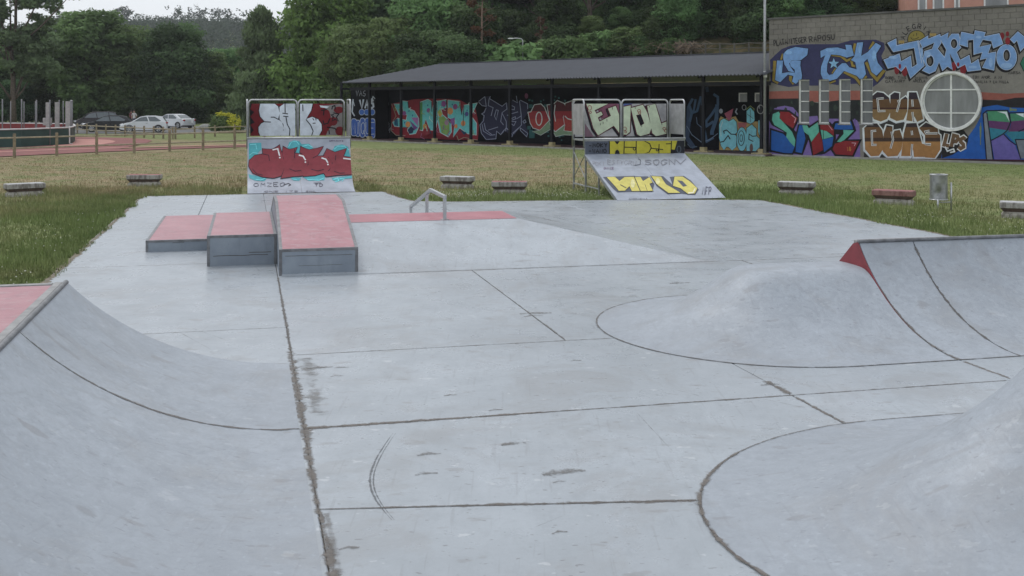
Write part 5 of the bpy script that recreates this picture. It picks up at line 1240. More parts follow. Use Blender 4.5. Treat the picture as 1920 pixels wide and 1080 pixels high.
def r2map(u, v):
    k = (u-960)/FPX; lo_, hi_ = R2B, R2B+R2RUN
    def at(B): A = B*(PS+k*PC)/(PC-k*PS); d = A*PS+B*PC; return A, HORIZON+FPX*(EYE-(.004+(R2Z-.004)*(B-R2B)/R2RUN))/d
    for _ in range(40):
        m = (lo_+hi_)/2
        if at(m)[1] > v: lo_ = m
        else: hi_ = m
    return min(R2W-.005, max(.005, at(lo_)[0]-R2A)), lo_-R2B
q = Paint(r2map, (1060, 170, 4.91)); DG = (72,76,88); Y2 = (186,176,92)
for pts in ([(345,795),(640,785),(690,930),(480,938),(440,905)], [(630,790),(760,790),(820,860),(800,935),(690,935)], [(780,782),(900,788),(1000,880),(1075,950),(940,955),(840,880)], [(960,795),(1090,785),(1155,828),(1228,912),(1195,962),(1080,952),(1000,900)]): q.poly(pts, DG, 0)
for pts in ([(380,799),(455,796),(498,835),(545,799),(630,796),(686,928),(612,928),(590,882),(548,924),(492,925),(455,880)], [(640,800),(692,798),(728,860),(752,926),(694,928)], [(712,838),(775,799),(802,850),(738,874)], [(735,868),(772,858),(806,926),(756,927)], [(790,790),(880,796),(925,866),(990,902),(1058,944),(950,946),(850,872)], [(1005,795),(1080,795),(1150,842),(1214,902),(1192,950),(1128,954),(1060,902),(990,880)]): q.letter(pts, Y2, (54,56,66), 4, 1)
q.poly([(1030,830),(1075,835),(1120,880),(1085,890)], DG, 3); q.stroke([(505,870),(560,900)], 6, (54,56,66), 3); q.stroke([(1195,905),(1175,945),(1130,948)], 12, (205,200,170), 3); q.ell((620,860), 20, 40, (200,194,140), 3, 12); q.ell((850,840), 20, 30, (200,194,140), 3, 12)
q.text('PDKI', 250, 688, 370, 690, 32, 5, (134,136,144), 1, .1); q.text('ESTYGRU', 390, 680, 660, 690, 40, 5, (128,130,138), 1, .12); q.stroke([(640,690),(690,680),(690,640),(670,630)], 6, (84,86,96), 1)
q.text('SOGN', 735, 688, 1030, 682, 50, 8, (112,114,122), 1, .08); q.stroke([(1020,640),(1060,678),(1112,628)], 7, (112,114,122), 1); q.text('MFP', 1262, 955, 1345, 962, 70, 7, (84,86,100), 1, .1); q.text('ONICE', 355, 725, 450, 725, 16, 4, (120,104,124), 1); q.text('ANOMIANIA', 585, 1005, 760, 1003, 12, 4, (110,112,120), 1)
nr2 = Vector((0, -(R2Z-.004), R2RUN)).normalized()
q.build('graffiti', R2, lambda a, b, off: (a, b+nr2.y*off, .004+(R2Z-.004)*b/R2RUN+nr2.z*off), 'yellow letters and grey tags on the bank')
# ------------------------------------------------------------------ running track, enclosure, fences
TRACK = simple('track_red', (.19, .055, .048), .8, 0, .15, .8); TRACK_P = simple('track_pink', (.42, .19, .16), .8, 0, .12, .8)
LINE = simple('line_white', (.62, .60, .58), .7, 0, .1, 2); TARMAC = simple('car_park_tarmac', (.115, .115, .115), .85, 0, .15, 1)
def sheet(name, pix, mat, z):
    m = MB(); m.add([ground(u, v, z) for u, v in pix], [tuple(range(len(pix)))]); return struct(m.build(name, mat))
sheet('running_track', [(-140,300),(-40,295.5),(60,290.5),(180,285),(300,280),(470,274.5),(470,272.5),(300,277),(222,279),(252,273),(276,268),(285,263.5),(272,260.5),(240,258.5),(180,257.2),(140,256.8),(-140,257.5)], TRACK, .004)
sheet('throwing_area', [(100,276),(150,273.5),(190,270.5),(212,267),(217,264.5),(205,262),(180,261),(140,260.5),(100,261)], TRACK_P, .008)
sheet('lane_line', [(-140,286.5),(0,284),(100,280),(200,276.8),(330,273.6),(470,270.5),(470,271.3),(330,274.6),(200,277.8),(100,281),(0,285),(-140,287.5)], TRACK_P, .012)
sheet('car_park', [(-200,251.5),(100,250.5),(330,250),(475,248.5),(520,240),(430,236.5),(-200,238)], TARMAC, .004)
WOOD = simple('fence_wood', (.235, .19, .125), .85, 0, .25, 5); WOOD_L = simple('fence_rail_wood', (.33, .28, .20), .85, 0, .2, 5)
def fence(name, label, pts, h, rails, r_post, r_rail):
    t = thing(name, label, 'fence', pts[0])
    o = pts[0]
    for p in pts:
        m = MB(); m.tube([p-o+Vector((0,0,-.1)), p-o+Vector((0,0,h-.03)), p-o+Vector((0,0,h))], [r_post, r_post, r_post*.8], 8); m.build('post', WOOD, t)
    for a, b in zip(pts, pts[1:]):
        for z in rails:
            m = MB(); m.tube([a-o+Vector((0,0,z)), b-o+Vector((0,0,z))], r_rail, 6); m.build('rail', WOOD_L, t)
    return t
fa, fb = ground(27, 294.5), ground(440, 278)
stepv = (fb-fa)/6
fence('timber_fence', 'long two rail timber fence nearer the grass, in front of the red track', [fa+stepv*k for k in range(-3, 9)], 1.12, (.92, .42), .075, .045)
fence('timber_fence', 'low timber fence running along the kerb in front of the parked cars', [ground(145+(324-145)*k/10, 250+(260.5-250)*k/10) for k in range(-5, 11)], .85, (.68, .34), .07, .045)
fence('timber_fence', 'short timber fence turning towards the yellow bush', [ground(329, 260.3), ground(365, 258.2), ground(403, 255.5), ground(440, 253.5), ground(478, 252)], .85, (.68, .34), .07, .045)
# padded ring with a green outer face
GREEN_PAD = simple('green_tarpaulin', (.022, .058, .05), .6, 0, .2, 1); RED_PAD = simple('red_tarpaulin', (.20, .03, .03), .6, 0, .15, 1); WHITE_P = simple('white_paint', (.62, .63, .62), .5, 0, .1, 2)
c0 = ground(-60, 278.5); c1 = ground(128, 270.5); 
ringp = [ground(-200, 281), c0, ground(40, 275.5), c1, ground(136, 268), ground(141, 264.5), ground(138, 261), ground(125, 259), ground(60, 257.5), ground(-60, 257), ground(-200, 257)]
er = thing('padded_barrier', 'low round barrier with green outer side, red inside and a white top rail', 'barrier', c0)
m = MB(); rows = [[p-c0+Vector((0,0,z)) for p in ringp] for z in (-.02, 1.02)]; m.grid(rows); gpn = m.build('outer_padding', GREEN_PAD, er, fix=False)
cen = (c0+ground(100, 262))/2
m = MB(); rows = [[(p-c0)*.992+(cen-c0)*.008+Vector((0,0,z)) for p in ringp] for z in (-.02, 1.02)]; m.grid(rows); m.build('inner_padding', RED_PAD, er, fix=False)
m = MB(); m.tube([p-c0+Vector((0,0,1.04)) for p in ringp], .05, 6); m.build('top_rail', WHITE_P, er, smooth=True)
m = MB(); dp = ground(131.5, 270.8)-c0; m.tube([dp+Vector((0,-.08,1.05)), dp+Vector((0,-.08,.08)), dp+Vector((.2,-.15,.04))], .035, 6); m.build('white_pipe', WHITE_P, er)
POLE_G = simple('pole_grey', (.17,.175,.18), .55, 0, .1, 3)
polesp = [(4.5,187,276.5,'leftmost slim pole of the front row above the green barrier'),(20,191,259,'leftmost slim pole of the rear row inside the barrier ring'),(40.5,187,275,'second slim pole of the front row above the green barrier'),(45,191,259,'second slim pole of the rear row inside the barrier ring'),(66.5,191,259,'third slim pole of the rear row, half hidden by a front pole'),(68.5,188,273.5,'third slim pole of the front row above the green barrier'),(93.5,188,272.5,'slim pole standing against the narrow white board above the white box'),(111,188,262,'slim pole standing against the middle white board'),(118.5,190,259,'slim pole between the middle and the right white boards'),(134,189,268,'thicker pole against the rightmost white board')]
for u, vt, vb, lb in polesp:
    b = ground(u, vb); z = EYE+(HORIZON-vt)*b.y/FPX; t = thing('net_pole', lb, 'pole', b, 0, 'poles of the throwing cage')
    r = .04 if u < 130 else .085
    m = MB(); m.tube([(0,0,-.05),(0,0,z)], r, 8); m.build('shaft', POLE_G, t, smooth=True); m = MB(); m.sphere((0,0,z), (r*1.15,r*1.15,r*.6), 8, 5); m.build('cap', GALV_DULL, t, smooth=True)
for u0, u1, vt, vb, lb in ((86,94,192,266,'narrow white board above the white box, leftmost of three'),(103,111,191.5,265,'middle one of the three tall narrow white boards'),(123,132,190,268,'rightmost and widest of the three tall narrow white boards')):
    a, b = ground(u0, vb), ground(u1, vb); z = EYE+(HORIZON-vt)*a.y/FPX; t = thing('white_board', lb, 'board', a, 0, 'tall white boards of the throwing cage')
    m = MB(); m.box(0, b.x-a.x, -.04, .04, .05, z); m.build('board', simple('board_white', (.34,.35,.34), .6), t, bevel=.01); m = MB(); m.box(.02, .07, .045, .1, -.03, z-.1); m.build('stiffener', GALV_DULL, t)
a = ground(81.5, 262); t = thing('notice_box', 'small white box with faint writing below the narrow white board', 'sign', a)
m = MB(); m.box(0, .55, -.12, .12, 1.0, 1.52); m.build('box', simple('board_white', (.42,.43,.42)), t, bevel=.01)
m = MB(); m.tube([(.27,0,-.05),(.27,0,1.0)], .04, 8); m.build('post', GALV_DULL, t)
for u, lb in ((19, 'left one of two pale landing mats behind the red barrier'), (37, 'right one of two pale landing mats behind the red barrier')):
    b = ground(u, 252); t = thing('landing_mat', lb, 'mat', b); m = MB()
    m.grid([[(-.75+1.5*i/8, -.5+1.0*j/5, .55+.35*math.sin(math.pi*i/8)**.7*math.sin(math.pi*(j+.6)/6.2)) for i in range(9)] for j in range(6)]); m.build('cover', simple('mat_cover', (.36,.37,.36), .7), t, smooth=True)
    m = MB(); m.box(-.7, .7, -.45, .45, -.03, .6); m.build('base', simple('mat_base', (.18,.2,.2), .7), t)
a = ground(360.5, 246); t = thing('small_sign', 'small white sign on a thin post between the white saloon and the yellow bush', 'sign', a)
m = MB(); m.tube([(0,0,-.05),(0,0,1.1)], .03, 6); m.build('post', GALV_DULL, t); m = MB(); m.box(-.07, .07, -.04, -.031, .75, 1.15); m.build('plate', WHITE_P, t)
a = ground(388, 243); t = thing('boulder', 'pale grey boulder left of the yellow bush', 'rock', a); m = MB(); m.sphere((0,0,.2), (.75,.45,.33), 12, 8)
m.v = [tuple(Vector(v)*(1+.22*mnoise.noise(Vector(v)*2.3))) for v in m.v]; m.build('stone', benchmat('boulder_stone', (.34,.34,.32), (.16,.16,.14)), t, smooth=True)

# ------------------------------------------------------------------ cars
TYRE = simple('tyre_rubber', (.018, .018, .019), .8); RIM = simple('alloy_rim', (.42, .43, .44), .35, .7); CGLASS = simple('car_glass', (.12, .14, .15), .1, 0, .1); HEADL = simple('headlamp', (.5, .52, .54), .2); TAILL = simple('tail_lamp', (.28, .012, .012), .25)
def carpaint(name, c, r=.25): return simple(name, c, r, 0, .02, 1, .5)
PLATE = simple('number_plate', (.55,.55,.52), .5); TRIM = simple('car_trim_black', (.02,.02,.021), .6)
def car(label, u, v, rot, paintm, prof, roofp, L, W, side_win, wheel_r=.31, group='cars parked beyond the fence'):
    """prof: (x, z) lower body outline over the top; roofp: greenhouse outline; side_win: list of window outlines"""
    t = thing('parked_car', label, 'car', ground(u, v), R(rot), group)
    hw = W/2
    def skin(outline, w_at, name, mat):
        m = MB(); n = len(outline); ws = (-1, -.94, -.72, 0, .72, .94, 1); rows = []
        for k in ws:
            row = []
            for x, z in outline:
                sh = 1 if abs(k) < .95 else .975
                cx = sum(p[0] for p in outline)/n; cz_ = sum(p[1] for p in outline)/n
                row.append((cx+(x-cx)*(1-.03*(abs(k) > .9)-.035*(abs(k) > .99)), k*w_at(z), cz_+(z-cz_)*(1-.02*(abs(k) > .99))))
            rows.append(row+[row[0]])
        m.grid(rows); m.add(rows[0][:-1], [tuple(range(n))]); m.add(rows[-1][:-1], [tuple(range(n))])
        return m.build(name, mat, t, smooth='auto')
    body = skin(prof, lambda z: hw*(1-.06*max(0, (z-.65)/.4)**1.5-.05*max(0, (.35-z)/.2)), 'body', paintm)
    zb_ = min(z for x, z in roofp); zt_ = max(z for x, z in roofp)
    gw = lambda z: hw*(.93-.20*(z-zb_)/(zt_-zb_))
    cab = skin(roofp, gw, 'cabin', paintm)
    for sgn in (-1, 1):
        for wn in side_win:
            m = MB(); m.add([(x, sgn*(gw(z)*.998+.006), z) for x, z in wn], [tuple(range(len(wn)))]); m.build('side_window', CGLASS, t)
    # windscreen and rear window lie on the first and last slope of the greenhouse
    def slope(p, q, name):
        (xa, za), (xb, zb2) = p, q; d = Vector((xb-xa, zb2-za)).normalized(); nx, nz = -d.y, d.x
        if (nx > 0) != (xa > 0 if abs(xa) > .1 else True): pass
        off = .012; sg = 1 if nx*(1 if name == 'windscreen' else -1) > 0 else -1
        pts = []
        for f, w in ((.08, .86), (.92, .84)):
            x, z = xa+(xb-xa)*f+nx*off*sg, za+(zb2-za)*f+nz*off*sg
            pts.append((x, -gw(z)*w, z)); pts.append((x, gw(z)*w, z))
        m = MB(); m.add([pts[0], pts[1], pts[3], pts[2]], [(0,1,2,3)]); m.build(name, CGLASS, t)
    slope(roofp[0], roofp[1], 'windscreen'); slope(roofp[-1], roofp[-2], 'rear_window')
    ax = (L*.5-.82, -L*.5+.76)
    for x in ax:
        for sgn in (-1, 1):
            y = sgn*(hw-.10)
            m = MB(); m.tube([(x, y-.10, wheel_r), (x, y-.085, wheel_r), (x, y+.085, wheel_r), (x, y+.10, wheel_r)], [wheel_r*.9, wheel_r, wheel_r, wheel_r*.9], 20); wh = m.build('wheel', TYRE, t, smooth='auto')
            m = MB(); yo = y+sgn*.105
            for k in range(5):
                th = 2*math.pi*k/5; c_, s_ = math.cos(th), math.sin(th); w = .055
                m.add([(x-s_*w, yo, wheel_r+c_*w), (x+s_*w, yo, wheel_r-c_*w), (x+c_*.20+s_*w*.8, yo, wheel_r+s_*.20-c_*w*.8), (x+c_*.20-s_*w*.8, yo, wheel_r+s_*.20+c_*w*.8)], [(0,1,2,3)])
            m.tube([(x+.205*math.cos(2*math.pi*k/18), yo, wheel_r+.205*math.sin(2*math.pi*k/18)) for k in range(19)], .022, 6, caps=False); m.build('rim', RIM, wh)
            m = MB(); m.tube([(x+(wheel_r+.035)*math.cos(math.pi*k/12), sgn*(hw*.985+.004), wheel_r+(wheel_r+.035)*math.sin(math.pi*k/12)) for k in range(13)], .035, 6); m.build('wheel_arch', TRIM, t)
    fx = max(x for x, z in prof); rx = min(x for x, z in prof)
    for sgn in (-1, 1):
        m = MB(); m.sphere((fx-.17, sgn*(hw-.26), .68), (.17, .20, .085), 10, 6); m.build('headlight', HEADL, t, smooth=True)
        m = MB(); m.sphere((rx+.10, sgn*(hw-.19), .82), (.12, .16, .10), 10, 6); m.build('tail_light', TAILL, t, smooth=True)
        m = MB(); m.sphere((roofp[0][0]-.25, sgn*(hw+.06), zb_+.08), (.07, .10, .07), 8, 6); m.build('mirror', paintm, t, smooth=True)
    m = MB(); m.box(fx-.02, fx+.015, -.26, .26, .36, .47); m.build('number_plate', PLATE, t); m = MB(); m.box(rx-.012, rx+.02, -.26, .26, .58, .69); m.build('number_plate', PLATE, t)
    m = MB(); m.box(fx-.10, fx+.006, -hw*.6, hw*.6, .24, .34); m.build('grille', TRIM, t)
    m = MB(); m.box(rx+.2, fx-.2, -hw*.9, hw*.9, .17, .25); m.build('underbody', TRIM, t)
    for sgn in (-1, 1):
        m = MB(); m.box(-.35, -.2, sgn*(hw*.985)-.008, sgn*(hw*.985)+.008, .80, .825); m.build('door_handle', TRIM, t)
    return t
hatch = dict(prof=[(-1.95,.30),(-1.97,.55),(-1.93,.85),(-1.80,.93),(-1.0,.95),(.75,.93),(1.45,.83),(1.85,.68),(1.97,.52),(1.96,.30),(1.7,.22),(-1.7,.22)], roofp=[(1.05,.90),(.28,1.36),(-.2,1.45),(-.9,1.45),(-1.55,1.36),(-1.90,.90)], L=3.95, W=1.72,
             side_win=[[(.80,.96),(.25,1.31),(-.25,1.37),(-.42,.96)], [(-.50,.96),(-.36,1.37),(-.95,1.36),(-1.45,1.02),(-1.3,.96)]])
saloon = dict(prof=[(-2.3,.34),(-2.33,.60),(-2.28,.93),(-2.15,.99),(-1.4,.98),(.95,.94),(1.75,.85),(2.15,.72),(2.3,.52),(2.28,.30),(2.0,.22),(-2.0,.22)], roofp=[(1.2,.92),(.45,1.36),(0,1.45),(-.75,1.44),(-1.1,1.38),(-1.85,.97)], L=4.6, W=1.8,
              side_win=[[(.95,.98),(.42,1.31),(-.05,1.37),(-.15,.98)], [(-.23,.98),(-.12,1.37),(-.75,1.36),(-1.3,1.08),(-1.25,.98)]])
five = dict(prof=[(-2.05,.32),(-2.08,.58),(-2.03,.90),(-1.9,.98),(-1.1,.97),(.85,.94),(1.55,.85),(1.95,.70),(2.1,.52),(2.08,.30),(1.8,.22),(-1.8,.22)], roofp=[(1.2,.91),(.35,1.38),(-.1,1.47),(-1.0,1.46),(-1.6,1.36),(-2.0,.95)], L=4.2, W=1.76,
            side_win=[[(.95,.97),(.34,1.32),(-.1,1.38),(-.22,.97)], [(-.30,.97),(-.19,1.38),(-.95,1.37),(-1.5,1.08),(-1.4,.97)]])
mpv = dict(prof=[(-2.15,.34),(-2.18,.62),(-2.13,1.0),(-2.0,1.06),(-1.2,1.04),(1.0,1.0),(1.6,.95),(1.95,.80),(2.12,.58),(2.1,.32),(1.8,.22),(-1.8,.22)], roofp=[(1.45,.98),(.75,1.50),(.2,1.68),(-1.2,1.70),(-1.85,1.60),(-2.1,1.02)], L=4.3, W=1.85,
           side_win=[[(1.15,1.04),(.72,1.42),(.1,1.58),(-.02,1.04)], [(-.1,1.04),(.02,1.58),(-1.1,1.60),(-1.2,1.04)], [(-1.28,1.04),(-1.18,1.59),(-1.8,1.48),(-1.95,1.06)]])
car('white three door hatchback parked in front, facing left', 270, 248.2, 195, carpaint('white_car_paint', (.66,.68,.70)), **hatch)
car('black five door hatchback parked left of the white hatchback', 202, 247.2, 197, carpaint('black_car_paint', (.012,.013,.016)), **five)
car('white saloon parked behind the white hatchback, tail towards the bush', 324, 240.5, 152, carpaint('pale_car_paint', (.60,.62,.64)), **saloon)
car('dark people carrier parked furthest back on the left', 180, 239.6, 205, carpaint('dark_plum_car_paint', (.022,.016,.020)), **mpv)

# ------------------------------------------------------------------ two people behind the cars
SKIN = simple('skin', (.42,.25,.18), .6); HAIR = simple('dark_hair', (.03,.022,.018), .7)
def person(label, loc, rot, shirt, trousers, lean=0):
    t = thing('person', label, 'person', loc, R(rot))
    J = dict(pel=(0,0,.93,.145), sp=(0,.01,1.12,.135), ch=(0,.0,1.33,.155), nk=(0,.0,1.50,.058), hd=(0,-.015,1.58,.075), hd2=(0,-.02,1.68,.098), hd3=(0,-.01,1.75,.075),
             sl=(-.18,0,1.42,.062), el=(-.25,.02,1.14,.047), wl=(-.22,-.10,.90,.036), hl=(-.21,-.15,.83,.04), sr=(.18,0,1.42,.062), er=(.26,.0,1.15,.047), wr=(.20,-.16,1.02,.036), hr=(.16,-.22,1.02,.04),
             pl=(-.10,0,.86,.098), kl=(-.11,-.02,.48,.068), al=(-.12,.02,.09,.045), tl=(-.13,-.14,.04,.042), pr=(.10,0,.86,.098), kr=(.12,-.03,.48,.068), ar=(.13,.02,.09,.045), tr=(.15,-.14,.04,.042))
    E = [('pel','sp'),('sp','ch'),('ch','nk'),('nk','hd'),('hd','hd2'),('hd2','hd3'),('ch','sl'),('sl','el'),('el','wl'),('wl','hl'),('ch','sr'),('sr','er'),('er','wr'),('wr','hr'),('pel','pl'),('pl','kl'),('kl','al'),('al','tl'),('pel','pr'),('pr','kr'),('kr','ar'),('ar','tr')]
    ks = list(J); me = bpy.data.meshes.new('body'); me.from_pydata([J[k][:3] for k in ks], [(ks.index(a), ks.index(b)) for a, b in E], [])
    o = bpy.data.objects.new('body', me); COL.objects.link(o)
    sk = o.modifiers.new('skin', 'SKIN'); sk.use_smooth_shade = True; sv = me.skin_vertices[0].data
    for i, k in enumerate(ks): sv[i].radius = (J[k][3], J[k][3]*(.78 if k in ('pel','sp','ch') else 1)); sv[i].use_root = (k == 'pel')
    ss = o.modifiers.new('sub', 'SUBSURF'); ss.levels = 2; ss.render_levels = 2
    dg = bpy.context.evaluated_depsgraph_get(); me2 = bpy.data.meshes.new_from_object(o.evaluated_get(dg)); o.modifiers.clear(); o.data = me2; o.parent = t
    for m_ in (SKIN, shirt, trousers): me2.materials.append(m_)
    for p in me2.polygons:
        z = p.center.z; p.material_index = 0 if z > 1.485 or (abs(p.center.x) > .15 and z < 1.18 and z > .78 and abs(p.center.x)+max(0, -p.center.y) > .2) else (1 if z > .93 else 2)
        p.use_smooth = True
    m = MB(); m.sphere((0,.012,1.70), (.108,.112,.105), 14, 9); m.v = [v for v in m.v]; h = m.build('hair', HAIR, t, smooth=True)
    m = MB(); m.sphere((0,-.115,1.655), (.018,.028,.024), 8, 6); m.build('nose', SKIN, t, smooth=True)
    return t
person('person in a dark red top standing behind the parked cars', ground(246, 237.5), 160, simple('dark_red_top', (.10,.016,.02), .8), simple('dark_trousers', (.03,.03,.04), .8))
person('person in a white top standing behind the white hatchback', ground(251.5, 238), 15, simple('white_top', (.58,.57,.55), .8), simple('blue_trousers', (.05,.06,.10), .8))

# ------------------------------------------------------------------ trees
def leafmat(name, c, var=.35):
    t = NT(name); at = t.new('ShaderNodeAttribute'); at.attribute_name = 'shade'
    oi = t.new('ShaderNodeObjectInfo'); hs = t.new('ShaderNodeHueSaturation'); hs.inputs['Color'].default_value = (*c, 1)
    t.l.new(t.math('ADD', t.math('MULTIPLY', oi.outputs['Random'], .05), .475), hs.inputs['Hue']); t.l.new(t.math('ADD', t.math('MULTIPLY', oi.outputs['Random'], .4), .8), hs.inputs['Value'])
    col = t.mix(1.0, hs.outputs[0], at.outputs['Color'], 'MULTIPLY')
    t.set(col, .7, 0, .08)
    tl = t.new('ShaderNodeBsdfTranslucent'); t.l.new(col, tl.inputs[0]); ms = t.new('ShaderNodeMixShader'); ms.inputs[0].default_value = .38
    t.l.new(t.b.outputs[0], ms.inputs[1]); t.l.new(tl.outputs[0], ms.inputs[2]); t.l.new(ms.outputs[0], t.out.inputs[0]); return t.m
BARK = simple('bark', (.11, .085, .065), .9, 0, .3, 6, bump=.5); BARK_P = simple('pale_bark', (.26, .235, .20), .9, 0, .25, 5)
LEAF_B = leafmat('leaf_bright', (.180, .285, .088)); LEAF_M = leafmat('leaf_mid', (.148, .228, .092)); LEAF_D = leafmat('leaf_dark', (.104, .164, .074)); LEAF_P = leafmat('needle_dark', (.094, .138, .066)); LEAF_F = leafmat('leaf_far', (.056, .092, .056)); LEAF_Y = leafmat('leaf_yellow', (.42, .36, .06)); LEAF_O = leafmat('leaf_olive', (.160, .212, .106)); BROWNL = leafmat('leaf_brown', (.12, .07, .04))
def leaves(blobs, n, size, droop=0, flat=0, seed=1, inner=.45):
    """leaf sized rhombs spread through blobs (x,y,z,rx,ry,rz,tone); returns arrays"""
    g_ = np.random.default_rng(seed); bl = np.array(blobs, float)
    w = (bl[:,3]*bl[:,4]*bl[:,5])**.72; idx = g_.choice(len(bl), n, p=w/w.sum()); b = bl[idx]
    d = g_.normal(size=(n,3)); d /= np.linalg.norm(d, axis=1)[:,None]
    r = inner+(1-inner)*g_.random(n)**.6
    lump = 1+.22*np.sin(d[:,0]*5+idx)*np.sin(d[:,1]*6+idx*1.7)+.16*np.sin(d[:,2]*8+idx*.6)
    c = b[:,:3]+d*b[:,3:6]*(r*lump)[:,None]
    c[:,2] -= droop*g_.random(n)*b[:,5]*.5
    nrm = d*np.array([1,1,1+flat])+g_.normal(size=(n,3))*.75; nrm[:,2] += .35; nrm /= np.linalg.norm(nrm, axis=1)[:,None]
    t = np.cross(nrm, g_.normal(size=(n,3))); t /= np.linalg.norm(t, axis=1)[:,None]
    if droop: t = t*.6+np.array([0,0,-1])*droop; t /= np.linalg.norm(t, axis=1)[:,None]
    s_ = np.cross(nrm, t); sz = size*(.55+.9*g_.random(n))[:,None]
    V = np.stack([c-t*sz, c+s_*sz*.55, c+t*sz, c-s_*sz*.55], 1).reshape(-1,3)
    tone = b[:,6]*(.86+.28*g_.random(n))
    return V, np.repeat(tone, 4)
def leafmesh(name, parts, mat):
    V = np.concatenate([p[0] for p in parts]); T = np.concatenate([p[1] for p in parts]); n = len(V)//4
    me = bpy.data.meshes.new(name); me.vertices.add(len(V)); me.vertices.foreach_set('co', V.ravel()); me.loops.add(n*4); me.loops.foreach_set('vertex_index', np.arange(n*4, dtype=np.int32)); me.polygons.add(n)
    me.polygons.foreach_set('loop_start', np.arange(0, n*4, 4, dtype=np.int32)); me.polygons.foreach_set('loop_total', np.full(n, 4, dtype=np.int32))
    a = me.attributes.new('shade', 'FLOAT_COLOR', 'POINT'); a.data.foreach_set('color', np.stack([T, T, T, np.ones_like(T)], 1).ravel().astype(np.float32))
    me.materials.append(mat); me.update(); me.validate(); return me
def make_tree(label, cat, H_, blobs, n, size, leaf, bark, trunk_r=.22, droop=0, flat=0, seed=1, group=None, trunk_top=.75, lean=0):
    t = thing('tree', label, cat, (0,0,0), 0, group)
    rr = random.Random(seed); m = MB()
    pts = [(0,0,-.4)]+[(lean*(k/6)**1.5*H_+rr.uniform(-.12,.12)*k*.5, rr.uniform(-.1,.1)*k*.4, H_*trunk_top*k/6) for k in range(1,7)]
    m.tube(pts, [trunk_r*(1.25 if k == 0 else 1-.12*k) for k in range(7)], 8); tr = m.build('trunk', bark, t, smooth=True)
    bs = sorted(blobs, key=lambda b: -b[3])[:14]
    for b in bs:
        k = min(5, max(1, int((b[2]*.62)/(H_*trunk_top)*6))); p0 = Vector(pts[k]); p1 = Vector(b[:3]); mid = p0.lerp(p1, .5)+Vector((0,0,-.06*H_*.3))
        m = MB(); m.tube([p0, mid, p1], [trunk_r*.42, trunk_r*.28, trunk_r*.08], 6); m.build('limb', bark, tr, smooth=True)
    o = bpy.data.objects.new('crown', leafmesh('crown', [leaves(blobs, n, size, droop, flat, seed)], leaf)); COL.objects.link(o); o.parent = t
    return t
def round_blobs(H_, W_, z0, n, seed, br=.34, tone=(.6,1.35), shape='round'):
    r = random.Random(seed); out = []
    for i in range(n):
        f = (i+.5)/n; z = z0+(H_-z0)*f
        if shape == 'round': w = math.sqrt(max(.05, 1-((f-.42)/.62)**2))
        elif shape == 'cone': w = (1-f)**.75*1.0+.12
        else: w = .55+.45*math.sin(math.pi*f)
        th = i*2.399+r.uniform(-.5,.5); rad = W_/2*w*math.sqrt(r.uniform(.15,1))*.78
        s_ = W_*br*r.uniform(.6,1.1)*(.55+.45*w)
        out.append((rad*math.cos(th), rad*math.sin(th), min(H_-s_*.45, z), s_, s_, s_*r.uniform(.6,.85), r.uniform(*tone)))
    return out
protos = {}
